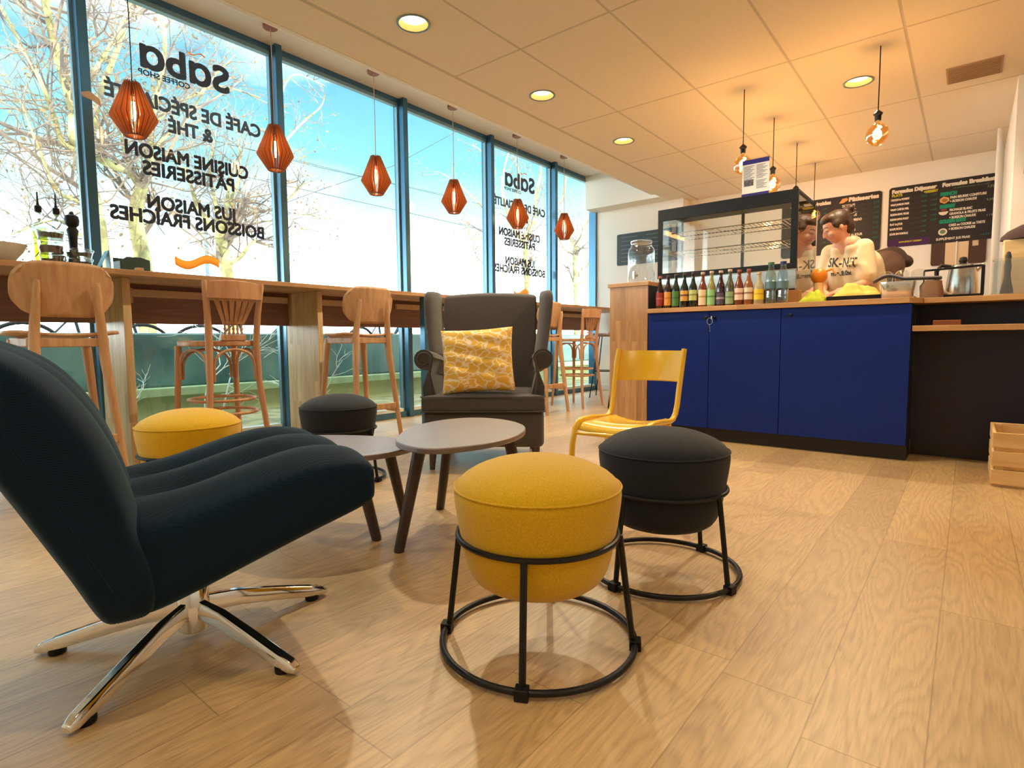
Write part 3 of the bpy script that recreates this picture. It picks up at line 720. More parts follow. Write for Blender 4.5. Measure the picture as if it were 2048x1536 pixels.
# ================================================================== PENDANT LAMPS OVER THE BAR
M_['shade'] = mat('orange_birch', srgb(206, 96, 34), .55, emis=(1, .22, .03, 1), es=0)
def shade_mat():
    mt = bpy.data.materials.new('orange_veneer'); mt.use_nodes = True; t = mt.node_tree; t.nodes.clear(); n = t.nodes.new; l = t.links.new
    df = n('ShaderNodeBsdfDiffuse'); df.inputs[0].default_value = srgb(222, 152, 96)
    tl = n('ShaderNodeBsdfTranslucent'); tl.inputs[0].default_value = srgb(240, 150, 84)
    m_ = n('ShaderNodeMixShader'); m_.inputs[0].default_value = .22; l(df.outputs[0], m_.inputs[1]); l(tl.outputs[0], m_.inputs[2])
    o = n('ShaderNodeOutputMaterial'); l(m_.outputs[0], o.inputs[0]); return mt
M_['shade'] = shade_mat()
M_['burnt'] = mat('burnt_edge', srgb(84, 36, 18), .7)
M_['bulb'] = emit('flame_bulb', (1, .62, .24, 1), 11)
M_['cord_w'] = mat('clear_flex', srgb(196, 150, 130), .5)
M_['rose'] = mat('terracotta_rose', srgb(150, 92, 78), .6)
def slat_shade(x, y, label, corded):
    o = empty('pendant_lamp', (x, y, 2.865), label=label, cat='pendant lamp', group='orange slatted pendant lamps above the bar')
    MB().lathe([(.048, 0), (.048, -.022), (.044, -.026), (0, -.026)], n=32).build('ceiling_rose', M_['rose'], o)
    MB().tube([(0, 0, -.02), (0, .003, -.35), (0, 0, -.70)], .0028, 6).build('cord', corded, o)
    z0 = 1.893 - 2.865
    s_ = MB(); NS = 26
    out = [(.040, .305), (.122, .105), (.055, 0.0)]; inn = [(.020, .296), (.080, .110), (.032, .006)]
    for k in range(NS):
        a = 2 * pi * (k + .5) / NS; ca, sa = cos(a), sin(a); tx, ty = -sa, ca; th = .0019
        pr = out + inn[::-1]
        vs = [(r * ca + tx * th * d, r * sa + ty * th * d, z0 + z) for d in (-1, 1) for r, z in pr]
        fs = [(0, 1, 4, 5), (1, 2, 3, 4), (11, 10, 7, 6), (10, 9, 8, 7)] + [(i, (i + 1) % 6, 6 + (i + 1) % 6, 6 + i) for i in range(6)]
        s_.add(vs, fs)
    sl = s_.build('slatted_shade', M_['shade'], o, flat=True, fix=False)
    sl.data.materials.append(M_['burnt'])                  # the laser-cut edges are dark
    for k in range(NS):
        for q in (4, 5): sl.data.polygons[k * 10 + q].material_index = 1
    MB().lathe([(.052, .0), (.056, .004), (.056, .010), (.050, .012)], (0, 0, z0), 32).build('bottom_ring', M_['rose'], o) if False else MB().tube([(.051 * cos(a), .051 * sin(a), z0 + .004) for a in [2 * pi * q / 30 for q in range(30)]], .005, 6, closed=True).build('bottom_ring', M_['rose'], o)
    MB().lathe([(0, .30), (.018, .30), (.018, .235), (.010, .23), (0, .23)], (0, 0, z0), 16).build('bulb_socket', M_['blackp'], o)
    MB().lathe([(0, .20), (.010, .195), (.010, .17), (.0115, .14), (.010, .11), (.005, .09), (0, .088)], (0, 0, z0), 16).build('bulb', M_['bulb'], o)
    li = light('pendant_glow', 'POINT', (x, y, 1.893 + .15), 1.5, (1.0, .60, .27), shadow_soft_size=.03)
    return o
LB = ['largest orange slatted pendant, hanging in front of the mirrored lettering', 'second orange slatted pendant, in front of a window mullion', 'orange slatted pendant hanging left of the third mullion',
      'orange slatted pendant in the middle of the clear fourth pane', 'orange slatted pendant in front of the far lettering', 'smallest orange slatted pendant, nearest the far wall']
for k, y in enumerate((1.243, 2.098, 2.957, 3.85, 4.806, 5.70)): slat_shade(-3.80, y, LB[k], M_['blackp'] if k == 0 else M_['cord_w'])
# ================================================================== POUFS
def pouf(fab):
    o = empty('round_pouf', label='x', cat='pouf')
    # cushion
    pr = [(0, .142), (.10, .142), (.138, .152), (.158, .175), (.169, .21), (.1775, .262), (.186, .31), (.1905, .345), (.1910, .362), (.1885, .372), (.180, .386), (.155, .405), (.11, .424), (.06, .434), (0, .437)]
    c = MB(); n = 64; vs = []
    for (r, z) in pr:
        for k in range(n):
            a = 2 * pi * k / n
            w = .0012 * sin(a * 17 + 1.3 * sin(3 * a)) * max(0, 1 - abs(z - .392) / .02) if z > .373 else 0
            vs.append((r * cos(a), r * sin(a), z + w))
    fs = [(i * n + k, i * n + (k + 1) % n, (i + 1) * n + (k + 1) % n, (i + 1) * n + k) for i in range(len(pr) - 1) for k in range(n)]
    c.add(vs, fs).build('cushion', fab, o, sub=1)
    MB().tube([(.1900 * cos(a), .1900 * sin(a), .3725) for a in [2 * pi * q / 72 for q in range(72)]], .0022, 6, closed=True).build('piping', fab, o)
    MB().tube([(.183 * cos(a), .183 * sin(a), .262) for a in [2 * pi * q / 64 for q in range(64)]], .0065, 8, closed=True).build('holding_ring', M_['black'], o)
    MB().tube([(.222 * cos(a), .222 * sin(a), .013) for a in [2 * pi * q / 64 for q in range(64)]], .0075, 10, closed=True).build('base_ring', M_['black'], o)
    for k in range(4):
        a = pi / 2 * k
        MB().tube([(.186 * cos(a), .186 * sin(a), .262), (.216 * cos(a), .216 * sin(a), .016)], .0075, 8).build('leg', M_['black'], o)
        ft = MB(); M4 = Matrix.Rotation(a, 4, 'Z'); ft.box(.209, .235, -.014, .014, .0, .024, M4); ft.build('foot_clip', M_['blackp'], o, bevel=.002)
    return o
PY = pouf(M_['yellow_f']); place(PY, -.755, 1.02, R(-62)); PY['label'] = 'nearest mustard yellow pouf in a black ring frame, in the middle foreground'
PD = pouf(M_['dark_f']); place(PD, -.70, 1.58, R(-11)); PD['label'] = 'charcoal pouf in a black ring frame right behind the nearest yellow pouf'
c = copy_tree(PY, label='smaller-looking mustard yellow pouf behind the lounge chair seat'); place(c, -2.45, .935, R(20))
c = copy_tree(PD, label='charcoal pouf behind the low coffee table, in front of the oak panel'); place(c, -2.48, 1.655, R(20))
for o in bpy.data.objects:
    if o.get('category') == 'pouf': o['group'] = 'round poufs in black ring frames'

# ================================================================== COFFEE TABLES
def smooth_poly(pts, n=6):
    out = []; L = len(pts)
    for i in range(L):
        p0, p1, p2, p3 = [V((*pts[(i + d) % L], 0)) for d in (-1, 0, 1, 2)]
        for k in range(n):
            t = k / n
            q = .5 * ((2 * p1) + (-p0 + p2) * t + (2 * p0 - 5 * p1 + 4 * p2 - p3) * t * t + (-p0 + 3 * p1 - 3 * p2 + p3) * t ** 3)
            out.append((q.x, q.y))
    return out
def table(name, label, poly, zt, feet, tops):
    cx = sum(p[0] for p in poly) / len(poly); cy = sum(p[1] for p in poly) / len(poly)
    o = empty(name, (cx, cy, 0), label=label, cat='coffee table', group='pair of rounded walnut coffee tables')
    pl = smooth_poly([(x - cx, y - cy) for x, y in poly])
    MB().prism(pl, zt - .02, zt).build('table_top', M_['walnut'], o, bevel=.004)
    for (fx, fy), (tx, ty) in zip(feet, tops):
        MB().tube([(fx - cx, fy - cy, 0), (fx - cx, fy - cy, .004), (tx - cx, ty - cy, zt - .02)], [.0165, .0175, .0225], 12).build('leg', M_['walnut_leg'], o)
    return o
table('high_coffee_table', 'higher rounded walnut coffee table overlapping the lower one', [(-1.573, 1.30), (-1.47, 1.195), (-1.345, 1.158), (-1.262, 1.185), (-1.215, 1.27), (-1.195, 1.38), (-1.21, 1.51), (-1.262, 1.63), (-1.345, 1.725), (-1.46, 1.785), (-1.575, 1.795), (-1.665, 1.745), (-1.705, 1.64), (-1.69, 1.50), (-1.64, 1.39)],
      .37, [(-1.448, 1.18), (-1.690, 1.60), (-1.27, 1.66)], [(-1.395, 1.235), (-1.625, 1.60), (-1.32, 1.60)])
table('low_coffee_table', 'lower rounded walnut coffee table partly under the higher one', [(-2.11, 1.19), (-2.065, 1.27), (-1.964, 1.345), (-1.861, 1.394), (-1.757, 1.418), (-1.64, 1.405), (-1.56, 1.35), (-1.533, 1.27), (-1.545, 1.165), (-1.60, 1.065), (-1.70, .985), (-1.84, .955), (-1.98, .99), (-2.08, 1.08)],
      .32, [(-1.600, 1.205), (-1.73, 1.44), (-2.06, 1.12)], [(-1.655, 1.165), (-1.735, 1.37), (-1.99, 1.12)])

# ================================================================== LOUNGE CHAIR
def lounge():
    o = empty('lounge_chair', (-1.392, .519, 0), R(-14), label='dark teal corduroy lounge chair on a chrome star base, cut by the left edge', cat='armchair')
    W = .285
    SQ = []                                   # evenly spaced points on a boxy cross-section
    for k in range(56):
        a = 2 * pi * k / 56; c, s = cos(a), sin(a); q = (abs(c) ** 5.5 + abs(s) ** 5.5) ** (-1 / 5.5); SQ.append((c * q, s * q))
    # seat: (f, zb, zt, halfwidth factor)
    st = [(-.185, .235, .36, .90), (-.165, .188, .385, .97), (-.11, .176, .402, 1), (-.05, .192, .408, 1), (.01, .211, .421, 1), (.07, .231, .438, 1), (.13, .250, .455, 1), (.19, .270, .467, 1), (.25, .288, .469, .995), (.310, .307, .458, .985), (.342, .320, .440, .96), (.356, .340, .405, .90)]
    n = 56; rg = []
    for (f, zb, zt, wf) in st:
        w = W * wf; ring = []; zm = (zb + zt) / 2; h = (zt - zb) / 2
        for k in range(n):
            a = 2 * pi * k / n; c, s = cos(a), sin(a)
            x, z = SQ[k]; x *= w; z = zm + h * z
            if s > .02:
                u = x / w; lob = abs(cos(1.5 * pi * u)) ** .6
                dep = .050 * (1 - lob) * (1 - abs(u) ** 8) * min(1, max(0, (f + .16) / .08)) * min(1, max(0, (.36 - f) / .06))
                but = sum(math.exp(-((f - fb) ** 2) / .0012) * math.exp(-((abs(u) - .333) ** 2) / .02) for fb in (.0, .13)) * .020
                z -= dep + but
            ring.append((x, f, z))
        rg.append(ring)
    MB().rings(rg).build('seat_cushion', M_['cord'], o, sub=2)
    # back: pairs rear / front, low to high
    bk = [((-.165, .177), (-.11, .18)), ((-.187, .215), (-.07, .21)), ((-.213, .28), (-.075, .29)), ((-.247, .35), (-.100, .365)), ((-.285, .43), (-.110, .43)), ((-.325, .51), (-.140, .525)), ((-.365, .58), (-.172, .59)), ((-.40, .635), (-.218, .655)), ((-.428, .68), (-.276, .695)), ((-.44, .712), (-.34, .718)), ((-.428, .73), (-.385, .730))]
    rg = []; L = len(bk)
    for i, (r_, f_) in enumerate(bk):
        t = i / (L - 1); w = .305 * (1 - .10 * (2 * t - 1) ** 8) * (.9 if i in (0, L - 1) else 1)
        ring = []; r0, f0 = V((r_[0], r_[1])), V((f_[0], f_[1])); md = (r0 + f0) / 2; ax = (f0 - r0) / 2
        for k in range(n):
            a = 2 * pi * k / n; c, s = cos(a), sin(a)
            x, e = SQ[k]; x *= w
            if s > .02:
                u = x / w; e -= .34 * (1 - abs(cos(1.5 * pi * u)) ** .6) * (1 - abs(u) ** 6)
            q = md + ax * e; ring.append((x, q.x, q.y))
        rg.append(ring)
    MB().rings(rg).build('back_cushion', M_['cord_z'], o, sub=2)
    # piping seams on the sides
    for sx in (1, -1):
        sm = [(-.11, .205), (-.155, .27), (-.185, .34), (-.215, .42), (-.25, .50), (-.285, .57), (-.32, .63), (-.35, .67), (-.385, .70)]
        MB().tube([(sx * .3035, f, z) for f, z in sm[1:-1]], .0022, 6).build('piping', M_['cord'], o)
    # chrome five-star base
    MB().lathe([(0, .030), (.030, .030), (.034, .034), (.034, .128), (.030, .134), (0, .134)], n=32).build('hub', M_['chrome'], o)
    MB().lathe([(0, .134), (.033, .134), (.036, .15), (.036, .20), (0, .20)], n=24).build('swivel_sleeve', M_['blackp'], o)
    base_a = atan2(.591 - .519, -1.076 + 1.392) + R(14)
    for k in range(5):
        a = base_a + 2 * pi * k / 5
        d = V((cos(a), sin(a), 0))
        rr = []; t_ = V((-sin(a), cos(a), 0))
        for (r, zt, zb, hw) in ((.028, .104, .064, .0115), (.10, .094, .056, .013), (.20, .066, .034, .0145), (.28, .042, .014, .0145), (.315, .032, .008, .014), (.332, .020, .008, .010)):
            pts = []
            for (px, pz) in ((-1, 0), (-1, .62), (-.62, 1), (.62, 1), (1, .62), (1, 0)):
                q = d * r + t_ * hw * px; pts.append((q.x, q.y, zb + (zt - zb) * pz))
            rr.append(pts)
        MB().rings(rr).build('base_leg', M_['chrome'], o, bevel=.002)
        g = MB(); q = d * .29; g.lathe([(0, 0), (.0165, 0), (.0175, .003), (.0175, .013), (0, .013)], (q.x, q.y, 0), 16); g.build('glide', M_['blackp'], o)
    return o
lounge()

# ================================================================== WING ARMCHAIR
def armchair():
    o = empty('wing_armchair', (-2.155, 2.425, 0), R(-143), label='grey-brown wing-back armchair with rolled arms beyond the coffee tables', cat='armchair')
    F = M_['arm_f']
    # local +y is the front; x + is towards the window (image left); front face at y=+.29
    MB().box(-.325, .325, -.42, .262, .125, .325).build('base', F, o, bevel=.03, seg=4)
    # seat cushion with a piped edge
    c = MB(); nx, ny = 16, 12
    top = []; bot = []
    for j in range(ny + 1):
        for i in range(nx + 1):
            u, v = i / nx * 2 - 1, j / ny * 2 - 1
            hx = .33; hy = .285
            e = 1 - max(abs(u), abs(v)) ** 8
            x, y = u * hx, -.005 + v * hy
            top.append((x, y, .400 + .022 * e * (1 - .35 * (u * u + v * v)))); bot.append((x, y, .322 - .004 * e))
    k1 = (nx + 1) * (ny + 1)
    fs = [(j * (nx + 1) + i, j * (nx + 1) + i + 1, (j + 1) * (nx + 1) + i + 1, (j + 1) * (nx + 1) + i) for j in range(ny) for i in range(nx)]
    c.add(top + bot, fs + [tuple(k1 + q for q in f[::-1]) for f in fs])
    per = [i for i in range(nx + 1)] + [j * (nx + 1) + nx for j in range(1, ny + 1)] + [ny * (nx + 1) + i for i in range(nx - 1, -1, -1)] + [j * (nx + 1) for j in range(ny - 1, 0, -1)]
    c.f += [(per[i], per[(i + 1) % len(per)], k1 + per[(i + 1) % len(per)], k1 + per[i]) for i in range(len(per))]
    c.build('seat_cushion', F, o, bevel=.014, seg=3)
    for z in (.402, .324):
        rr = []
        for (sx, sy) in ((1, 1), (-1, 1), (-1, -1), (1, -1)):
            for q in range(4):
                a = atan2(sy, sx) - pi / 4 + q / 3 * pi / 2
                rr.append((sx * .315 + .017 * cos(a), -.005 + sy * .27 + .017 * sin(a), z))
        MB().tube(rr, .0045, 6, closed=True).build('piping', F, o)
    # arms: rolled scroll running back, slanting panels
    for sx in (-1, 1):
        rg = []
        for (y, zt, xo, sc_) in ((.215, .655, .375, 1.0), (.21, .655, .375, 1.03), (.05, .64, .365, 1.0), (-.10, .62, .355, .95), (-.25, .60, .35, .9)):
            R0 = .054 * sc_; cx = xo - R0 + .0; cz = zt - R0; pts = []
            # outline of the arm section: inner bottom, inner up, scroll round outward, outer bottom
            pts.append((.245, .33)); pts.append((.262, .42)); pts.append((.285, .52)); pts.append((cx - R0 * .92, cz + .012))
            for q in range(13):
                a = R(170 - q * 25); pts.append((cx + R0 * cos(a), cz + R0 * sin(a)))
            pts.append((cx - .018, cz - R0 - .02)); pts.append((.330, .45)); pts.append((.322, .33)); pts.append((.318, .22)); pts.append((.26, .22))
            rg.append([(sx * px, y, pz) for px, pz in pts])
        MB().rings(rg).build('arm', F, o, bevel=.006)
        # piped scroll on the arm front
        cx, cz = .321, .601; sp_ = [(.275, .36), (.285, .45), (.292, .54)] + [(cx + (.040 - .001 * q) * cos(R(175 - q * 26)), cz + (.040 - .001 * q) * sin(R(175 - q * 26))) for q in range(13)]
        MB().tube([(sx * a, .2165, b_) for a, b_ in sp_], .0045, 6).build('piping', F, o)
    # back
    bk = MB(); rg = []
    for (z, hw, yf, yb) in ((.24, .27, -.26, -.40), (.42, .275, -.275, -.42), (.60, .285, -.30, -.45), (.80, .292, -.33, -.475), (.93, .295, -.35, -.485), (.975, .292, -.365, -.48), (.99, .28, -.39, -.465)):
        rg.append([(x * hw, y, z + (.012 * (1 - x * x) if z > .9 else 0)) for x, y in ((-1, yf), (-.66, yf + .008), (-.33, yf + .016), (0, yf + .02), (.33, yf + .016), (.66, yf + .008), (1, yf), (1, yb), (.5, yb - .01), (0, yb - .012), (-.5, yb - .01), (-1, yb))])
    bk.rings(rg).build('back', F, o, bevel=.015, seg=3)
    # wings
    for sx in (-1, 1):
        rg = []
        for (z, y0, y1, th, xo) in ((.58, -.40, -.10, .055, .300), (.62, -.41, -.10, .062, .305), (.70, -.42, -.125, .062, .318), (.80, -.44, -.155, .064, .332), (.90, -.46, -.165, .068, .342), (.96, -.465, -.175, .070, .345), (.995, -.46, -.20, .060, .342), (1.008, -.44, -.24, .035, .338)):
            ring = []
            for k in range(20):
                a = 2 * pi * k / 20; c_, s_ = cos(a), sin(a)
                ring.append((sx * (xo + th / 2 * (abs(c_) ** .6) * (1 if c_ > 0 else -1) + .03 * ((s_ > 0) * s_)), (y0 + y1) / 2 + (y1 - y0) / 2 * (abs(s_) ** .75) * (1 if s_ > 0 else -1), z))
            rg.append(ring)
        MB().rings(rg).build('wing', F, o, sub=1)
    for k in range(3):
        x = (-.115, 0.0, .115)[k]
        MB().ell((x, -.292, .645), (.013, .008, .013), 12).build('back_button', F, o)
    for (x, y) in ((.285, .22), (-.285, .22), (.26, -.37), (-.26, -.37)):
        MB().tube([(x, y, 0), (x * .98, y * .97, .135)], [.014, .024], 12).build('leg', M_['walnut_leg'], o)
    return o
armchair()

def pillow_mat():
    mt, t, b, n, l = nodes('leaf_print_cotton')
    tcn = n('ShaderNodeTexCoord'); mp = n('ShaderNodeMapping'); mp.inputs['Scale'].default_value = (.75, .5, 1.15); l(tcn.outputs['Object'], mp.inputs[0])
    vo = n('ShaderNodeTexVoronoi'); vo.feature = 'DISTANCE_TO_EDGE'; vo.inputs['Scale'].default_value = 23
    nzz = n('ShaderNodeTexNoise'); nzz.inputs['Scale'].default_value = 14; l(mp.outputs[0], nzz.inputs[0])
    va = n('ShaderNodeVectorMath'); va.operation = 'MULTIPLY_ADD'; va.inputs[1].default_value = (.09, .09, .09); l(nzz.outputs['Color'], va.inputs[0]); l(mp.outputs[0], va.inputs[2]); l(va.outputs[0], vo.inputs['Vector'])
    mr = n('ShaderNodeMapRange'); mr.inputs[1].default_value = .055; mr.inputs[2].default_value = .085; l(vo.outputs['Distance'], mr.inputs[0])
    vo2 = n('ShaderNodeTexNoise'); vo2.inputs['Scale'].default_value = 30; l(mp.outputs[0], vo2.inputs[0])
    mx0 = n('ShaderNodeMix'); mx0.data_type = 'RGBA'; mx0.inputs[6].default_value = srgb(246, 202, 96); mx0.inputs[7].default_value = srgb(232, 180, 66); l(vo2.outputs[0], mx0.inputs[0])
    mxx = n('ShaderNodeMix'); mxx.data_type = 'RGBA'; mxx.inputs[6].default_value = srgb(252, 232, 200); l(mx0.outputs[2], mxx.inputs[7]); l(mr.outputs[0], mxx.inputs[0]); l(mxx.outputs[2], b.inputs['Base Color'])
    b.inputs['Roughness'].default_value = .9; return mt
def pillow():
    n = 26; vs = []; fs = []
    for side in (1, -1):
        for j in range(n + 1):
            for i in range(n + 1):
                u, v = i / n * 2 - 1, j / n * 2 - 1
                e = max(0, (1 - u ** 4)) * max(0, (1 - v ** 4))
                x = u * .205 * (1 - .06 * (1 - u * u) * 0 - .07 * (1 - v * v) * abs(u) ** 3); z = v * .185 * (1 - .07 * (1 - u * u) * abs(v) ** 3)
                wr = .008 * sin(9 * u + 5 * v) * e * (v < 0) + .006 * sin(15 * v + 4 * u) * e
                if v < -.25: wr += .012 * sin(7 * u + 1) * e
                y = side * (.075 * e ** .55) + wr
                vs.append((x, y, z))
    k1 = (n + 1) ** 2
    for s_ in (0, 1):
        for j in range(n):
            for i in range(n):
                q = (j * (n + 1) + i, j * (n + 1) + i + 1, (j + 1) * (n + 1) + i + 1, (j + 1) * (n + 1) + i)
                fs.append(tuple(s_ * k1 + a for a in (q if s_ else q[::-1])))
    p = MB().add(vs, fs).build('pillow', pillow_mat(), fix=False, sub=1)
    bm = bmesh.new(); bm.from_mesh(p.data); bmesh.ops.remove_doubles(bm, verts=bm.verts, dist=.0006); bmesh.ops.recalc_face_normals(bm, faces=bm.faces); bm.to_mesh(p.data); bm.free()
    return tag(p, 'yellow and cream leaf-print cushion leaning in the wing armchair', 'cushion')
pl_ = pillow(); pl_.location = (-2.075, 2.265, .592)
pl_.rotation_euler = Euler((R(-14), R(-3), R(-143) + pi))
# ================================================================== YELLOW SCHOOL CHAIR
def school_chair():
    """faces local +y; child-size tube chair"""
    o = empty('metal_chair', (-1.085, 2.08, 0), R(184), label='small bright yellow metal chair in front of the oak counter end', cat='chair')
    Y_ = M_['yellow_m']
    for sx in (-1, 1):
        # one bent tube: top of back, down, forward along the seat, down the front leg
        MB().tube([(sx * .152, -.265, .655), (sx * .152, -.245, .60), (sx * .150, -.215, .50), (sx * .148, -.195, .42), (sx * .147, -.178, .385), (sx * .146, -.150, .365), (sx * .146, -.11, .360), (sx * .148, .02, .372), (sx * .150, .10, .374), (sx * .150, .135, .366), (sx * .151, .155, .345), (sx * .155, .17, .28), (sx * .162, .19, 0)],
                  .0115, 12).build('side_frame', Y_, o)
        MB().tube([(sx * .145, -.10, .352), (sx * .150, -.15, .22), (sx * .160, -.215, 0)], .0105, 12).build('rear_leg', Y_, o)
    # curved back panel
    rg = []
    for i in range(15):
        u = i / 14 * 2 - 1; x = u * .146; d = .034 * (1 - u * u)
        rg.append([(x, -.238 - d, .515), (x, -.241 - d, .515), (x, -.272 - d, .640), (x, -.276 - d, .646), (x, -.270 - d, .649), (x, -.266 - d, .640), (x, -.235 - d, .520)])
    MB().rings(rg).build('backrest', Y_, o)
    # pressed seat: shallow scoop, front lip and two ribs
    vs = []; nx, ny = 22, 24
    for j in range(ny + 1):
        for i in range(nx + 1):
            u, v = i / nx * 2 - 1, j / ny
            y = -.155 + .31 * v; hw = .118 + .022 * v
            z = .366 - .020 * (1 - u * u) * (1 - .6 * v) - .028 * max(0, (v - .86) / .14) ** 2 + .008 * math.exp(-((v - .80) / .025) ** 2) * (1 - u ** 6) + .006 * math.exp(-((v - .64) / .025) ** 2) * (1 - u ** 6)
            vs.append((u * hw, y, z))
    MB().add(vs, [(j * (nx + 1) + i, j * (nx + 1) + i + 1, (j + 1) * (nx + 1) + i + 1, (j + 1) * (nx + 1) + i) for j in range(ny) for i in range(nx)]).build('seat', Y_, o, solid=.003, fix=False)
    MB().tube([(-.15, .157, .325), (.15, .157, .325)], .008, 10).build('front_bar', Y_, o)
    MB().tube([(-.146, -.10, .345), (.146, -.10, .345)], .008, 10).build('cross_bar', Y_, o)
    return o
school_chair()

# ================================================================== THE COUNTER
def cabinet(x0, x1, doors, label, group='navy counter cabinets'):
    o = empty('counter_cabinet', ((x0 + x1) / 2, 4.1, 0), label=label, cat='cabinet', group=group); cx = (x0 + x1) / 2
    MB().box(x0 - cx + .002, x1 - cx - .002, -.27, .45, .085, .886).build('body', M_['blue_dk'], o)
    MB().box(x0 - cx, x1 - cx, -.245, -.225, .0, .085).build('plinth', M_['plinth'], o)
    MB().box(x1 - cx - .018, x1 - cx, -.225, -.02, .0, .085).build('plinth_return', M_['plinth'], o)
    for (a, b_, kx, key) in doors:
        d = MB().box(a - cx + .0018, b_ - cx - .0018, -.292, -.272, .09, .882).build('door', M_['blue'], o, bevel=.0012)
        if kx:
            lk = MB(); lk.lathe([(0, 0), (.011, 0), (.011, .008), (.007, .012), (.007, .018), (0, .018)], (0, 0, 0), 18, Matrix.Translation((kx - cx, -.292, .84)) @ Matrix.Rotation(R(90), 4, 'X')).build('lock', M_['black'], d)
            if key:
                k_ = MB(); k_.box(kx - cx - .003, kx - cx + .003, -.335, -.308, .828, .85)
                k_.tube([(kx - cx + .018 * cos(a_) - .01, -.338, .815 + .022 * sin(a_)) for a_ in [2 * pi * q / 20 for q in range(20)]], .0016, 6, closed=True)
                k_.tube([(kx - cx - .012, -.338, .795), (kx - cx - .008, -.336, .745)], .0022, 6); k_.build('keys', M_['steel'], d)
    return o
cabinet(-1.812, -.918, [(-1.812, -1.368, -1.392, 0), (-1.368, -.918, -1.338, 1)], 'two-door navy cabinet at the left end of the counter, keys in its lock')
cabinet(-.918, -.25, [(-.918, -.25, -.868, 0)], 'wide single-door navy cabinet next to the recessed counter bay')
MB2 = empty('recessed_counter_unit', (.6, 4.1, 0), label='dark navy recessed counter bay with an oak shelf on the right', cat='cabinet')
MB().box(-.85, 1.0, -.01, .02, .08, .886).build('back_panel', M_['blue_dk'], MB2)
MB().box(-.85, 1.0, -.005, .015, 0, .08).build('plinth', M_['plinth'], MB2)
MB().box(-.846, 1.0, -.285, -.01, .731, .761).build('shelf', M_['worktop'], MB2, bevel=.002)
tag(MB().prism([(-1.811, 3.79), (-.262, 3.79), (-.205, 3.90), (-.205, 4.62), (-1.811, 4.62)], .886, .917).build('worktop', M_['worktop'], bevel=.002), 'oak worktop over the navy cabinets carrying the bottles and display case', 'worktop')
tag(MB().box(-.2035, 1.6, 3.90, 4.62, .886, .915).build('worktop', M_['worktop'], bevel=.002), 'oak worktop over the recessed bay at the right edge', 'worktop')
eb = empty('counter_end_block', (-1.975, 4.2, 0), label='tall oak stave block at the left end of the counter', cat='counter end')
MB().box(-.155, .155, -.384, -.165, 0, 1.088).build('block_body', M_['block_oak'], eb, bevel=.002)
MB().box(-.172, .162, -.392, -.155, 1.088, 1.118).build('block_top', M_['worktop'], eb, bevel=.003)
MB().box(.1552, .161, -.382, -.165, .918, 1.087).build('side_panel', M_['blue_dk'], eb)
bk_ = tag(MB().box(-.157, -.037, 3.85, 3.97, .7615, .789).build('wooden_box', wood('reddish_wood', srgb(120, 62, 30), srgb(160, 88, 46), .5, axis=0), bevel=.003), 'small flat reddish wooden box on the oak shelf of the recessed bay', 'box')

# crate
cr_ = empty('wooden_crate', (.35, 3.62, 0), label='pale slatted pine crate on the floor by the right edge', cat='crate')
for z in (.012, .098, .186):
    for (a, b_) in ((-.205, -.193), (.193, .205)):
        MB().box(-.245, .245, a, b_, z, z + .068).build('slat', M_['crate'], cr_, bevel=.002)
    for (a, b_) in ((-.245, -.232), (.232, .245)):
        MB().box(a, b_, -.193, .193, z, z + .068).build('slat', M_['crate'], cr_, bevel=.002)
for sx in (-1, 1):
    for sy in (-1, 1):
        MB().box(sx * .2315 - .0 if sx < 0 else .2015, -.2015 if sx < 0 else .2315, -.1925 if sy < 0 else .1625, -.1625 if sy < 0 else .1925, 0, .25).build('corner_post', M_['crate'], cr_)
MB().box(-.2, .2, -.19, .19, .0, .011).build('bottom', M_['crate'], cr_)

# ------------------------------------------------------------------ glass dispenser on the end block
jz = 1.1182
j = empty('glass_drink_dispenser', (-1.93, 3.93, jz), label='large empty clear glass drink dispenser on the oak counter end', cat='drink dispenser')
MB().lathe([(0, .004), (.092, .004), (.098, .012), (.098, .225), (.092, .252), (.078, .268), (.074, .285), (.076, .290), (.074, .292)], n=40).build('jar', M_['clear'], j)
MB().lathe([(0, .293), (.076, .293), (.079, .297), (.079, .310), (.06, .314), (.012, .315), (.012, .322), (0, .323)], n=36).build('lid', M_['clear'], j)
MB().lathe([(0, 0), (.012, 0), (.012, .03), (.008, .034), (.008, .05), (0, .05)], (0, 0, 0), 16, Matrix.Translation((.01, -.097, .05)) @ Matrix.Rotation(R(90), 4, 'X')).box(.002, .018, -.145, -.13, .022, .075).build('tap', M_['steel'], j)

# ------------------------------------------------------------------ display case
cs = empty('display_case', (-1.388, 4.36, .917), label='black-framed glass pastry display case standing on the counter', cat='display case')
BK = M_['blackp']; X0, X1, Y0, Y1 = -.487, .487, -.262, .20; Z0, Z1 = .24, .755
f = MB(); t_ = .038
f.box(X0, X1, Y0 - .006, Y0 + .012, Z0, Z0 + t_).box(X0, X1, Y0 - .006, Y0 + .012, Z1 - .085, Z1).box(X0, X0 + .036, Y0 - .006, Y0 + .012, Z0 + t_, Z1 - .085).box(X1 - .042, X1, Y0 - .006, Y0 + .012, Z0 + t_, Z1 - .085)
f.build('front_frame', BK, cs, bevel=.002)
MB().box(X0, X1, Y0 + .012, Y1, Z1 - .02, Z1).build('top_panel', BK, cs, bevel=.003)
MB().box(X0 + .036, X1 - .042, Y0 - .002, Y0 + .002, Z0 + t_, Z1 - .085).build('front_glass', M_['case_glass'], cs, flat=True)
MB().box(X0 + .002, X0 + .006, Y0 + .012, Y1, .02, Z1 - .02).build('side_glass', M_['case_glass'], cs, flat=True)
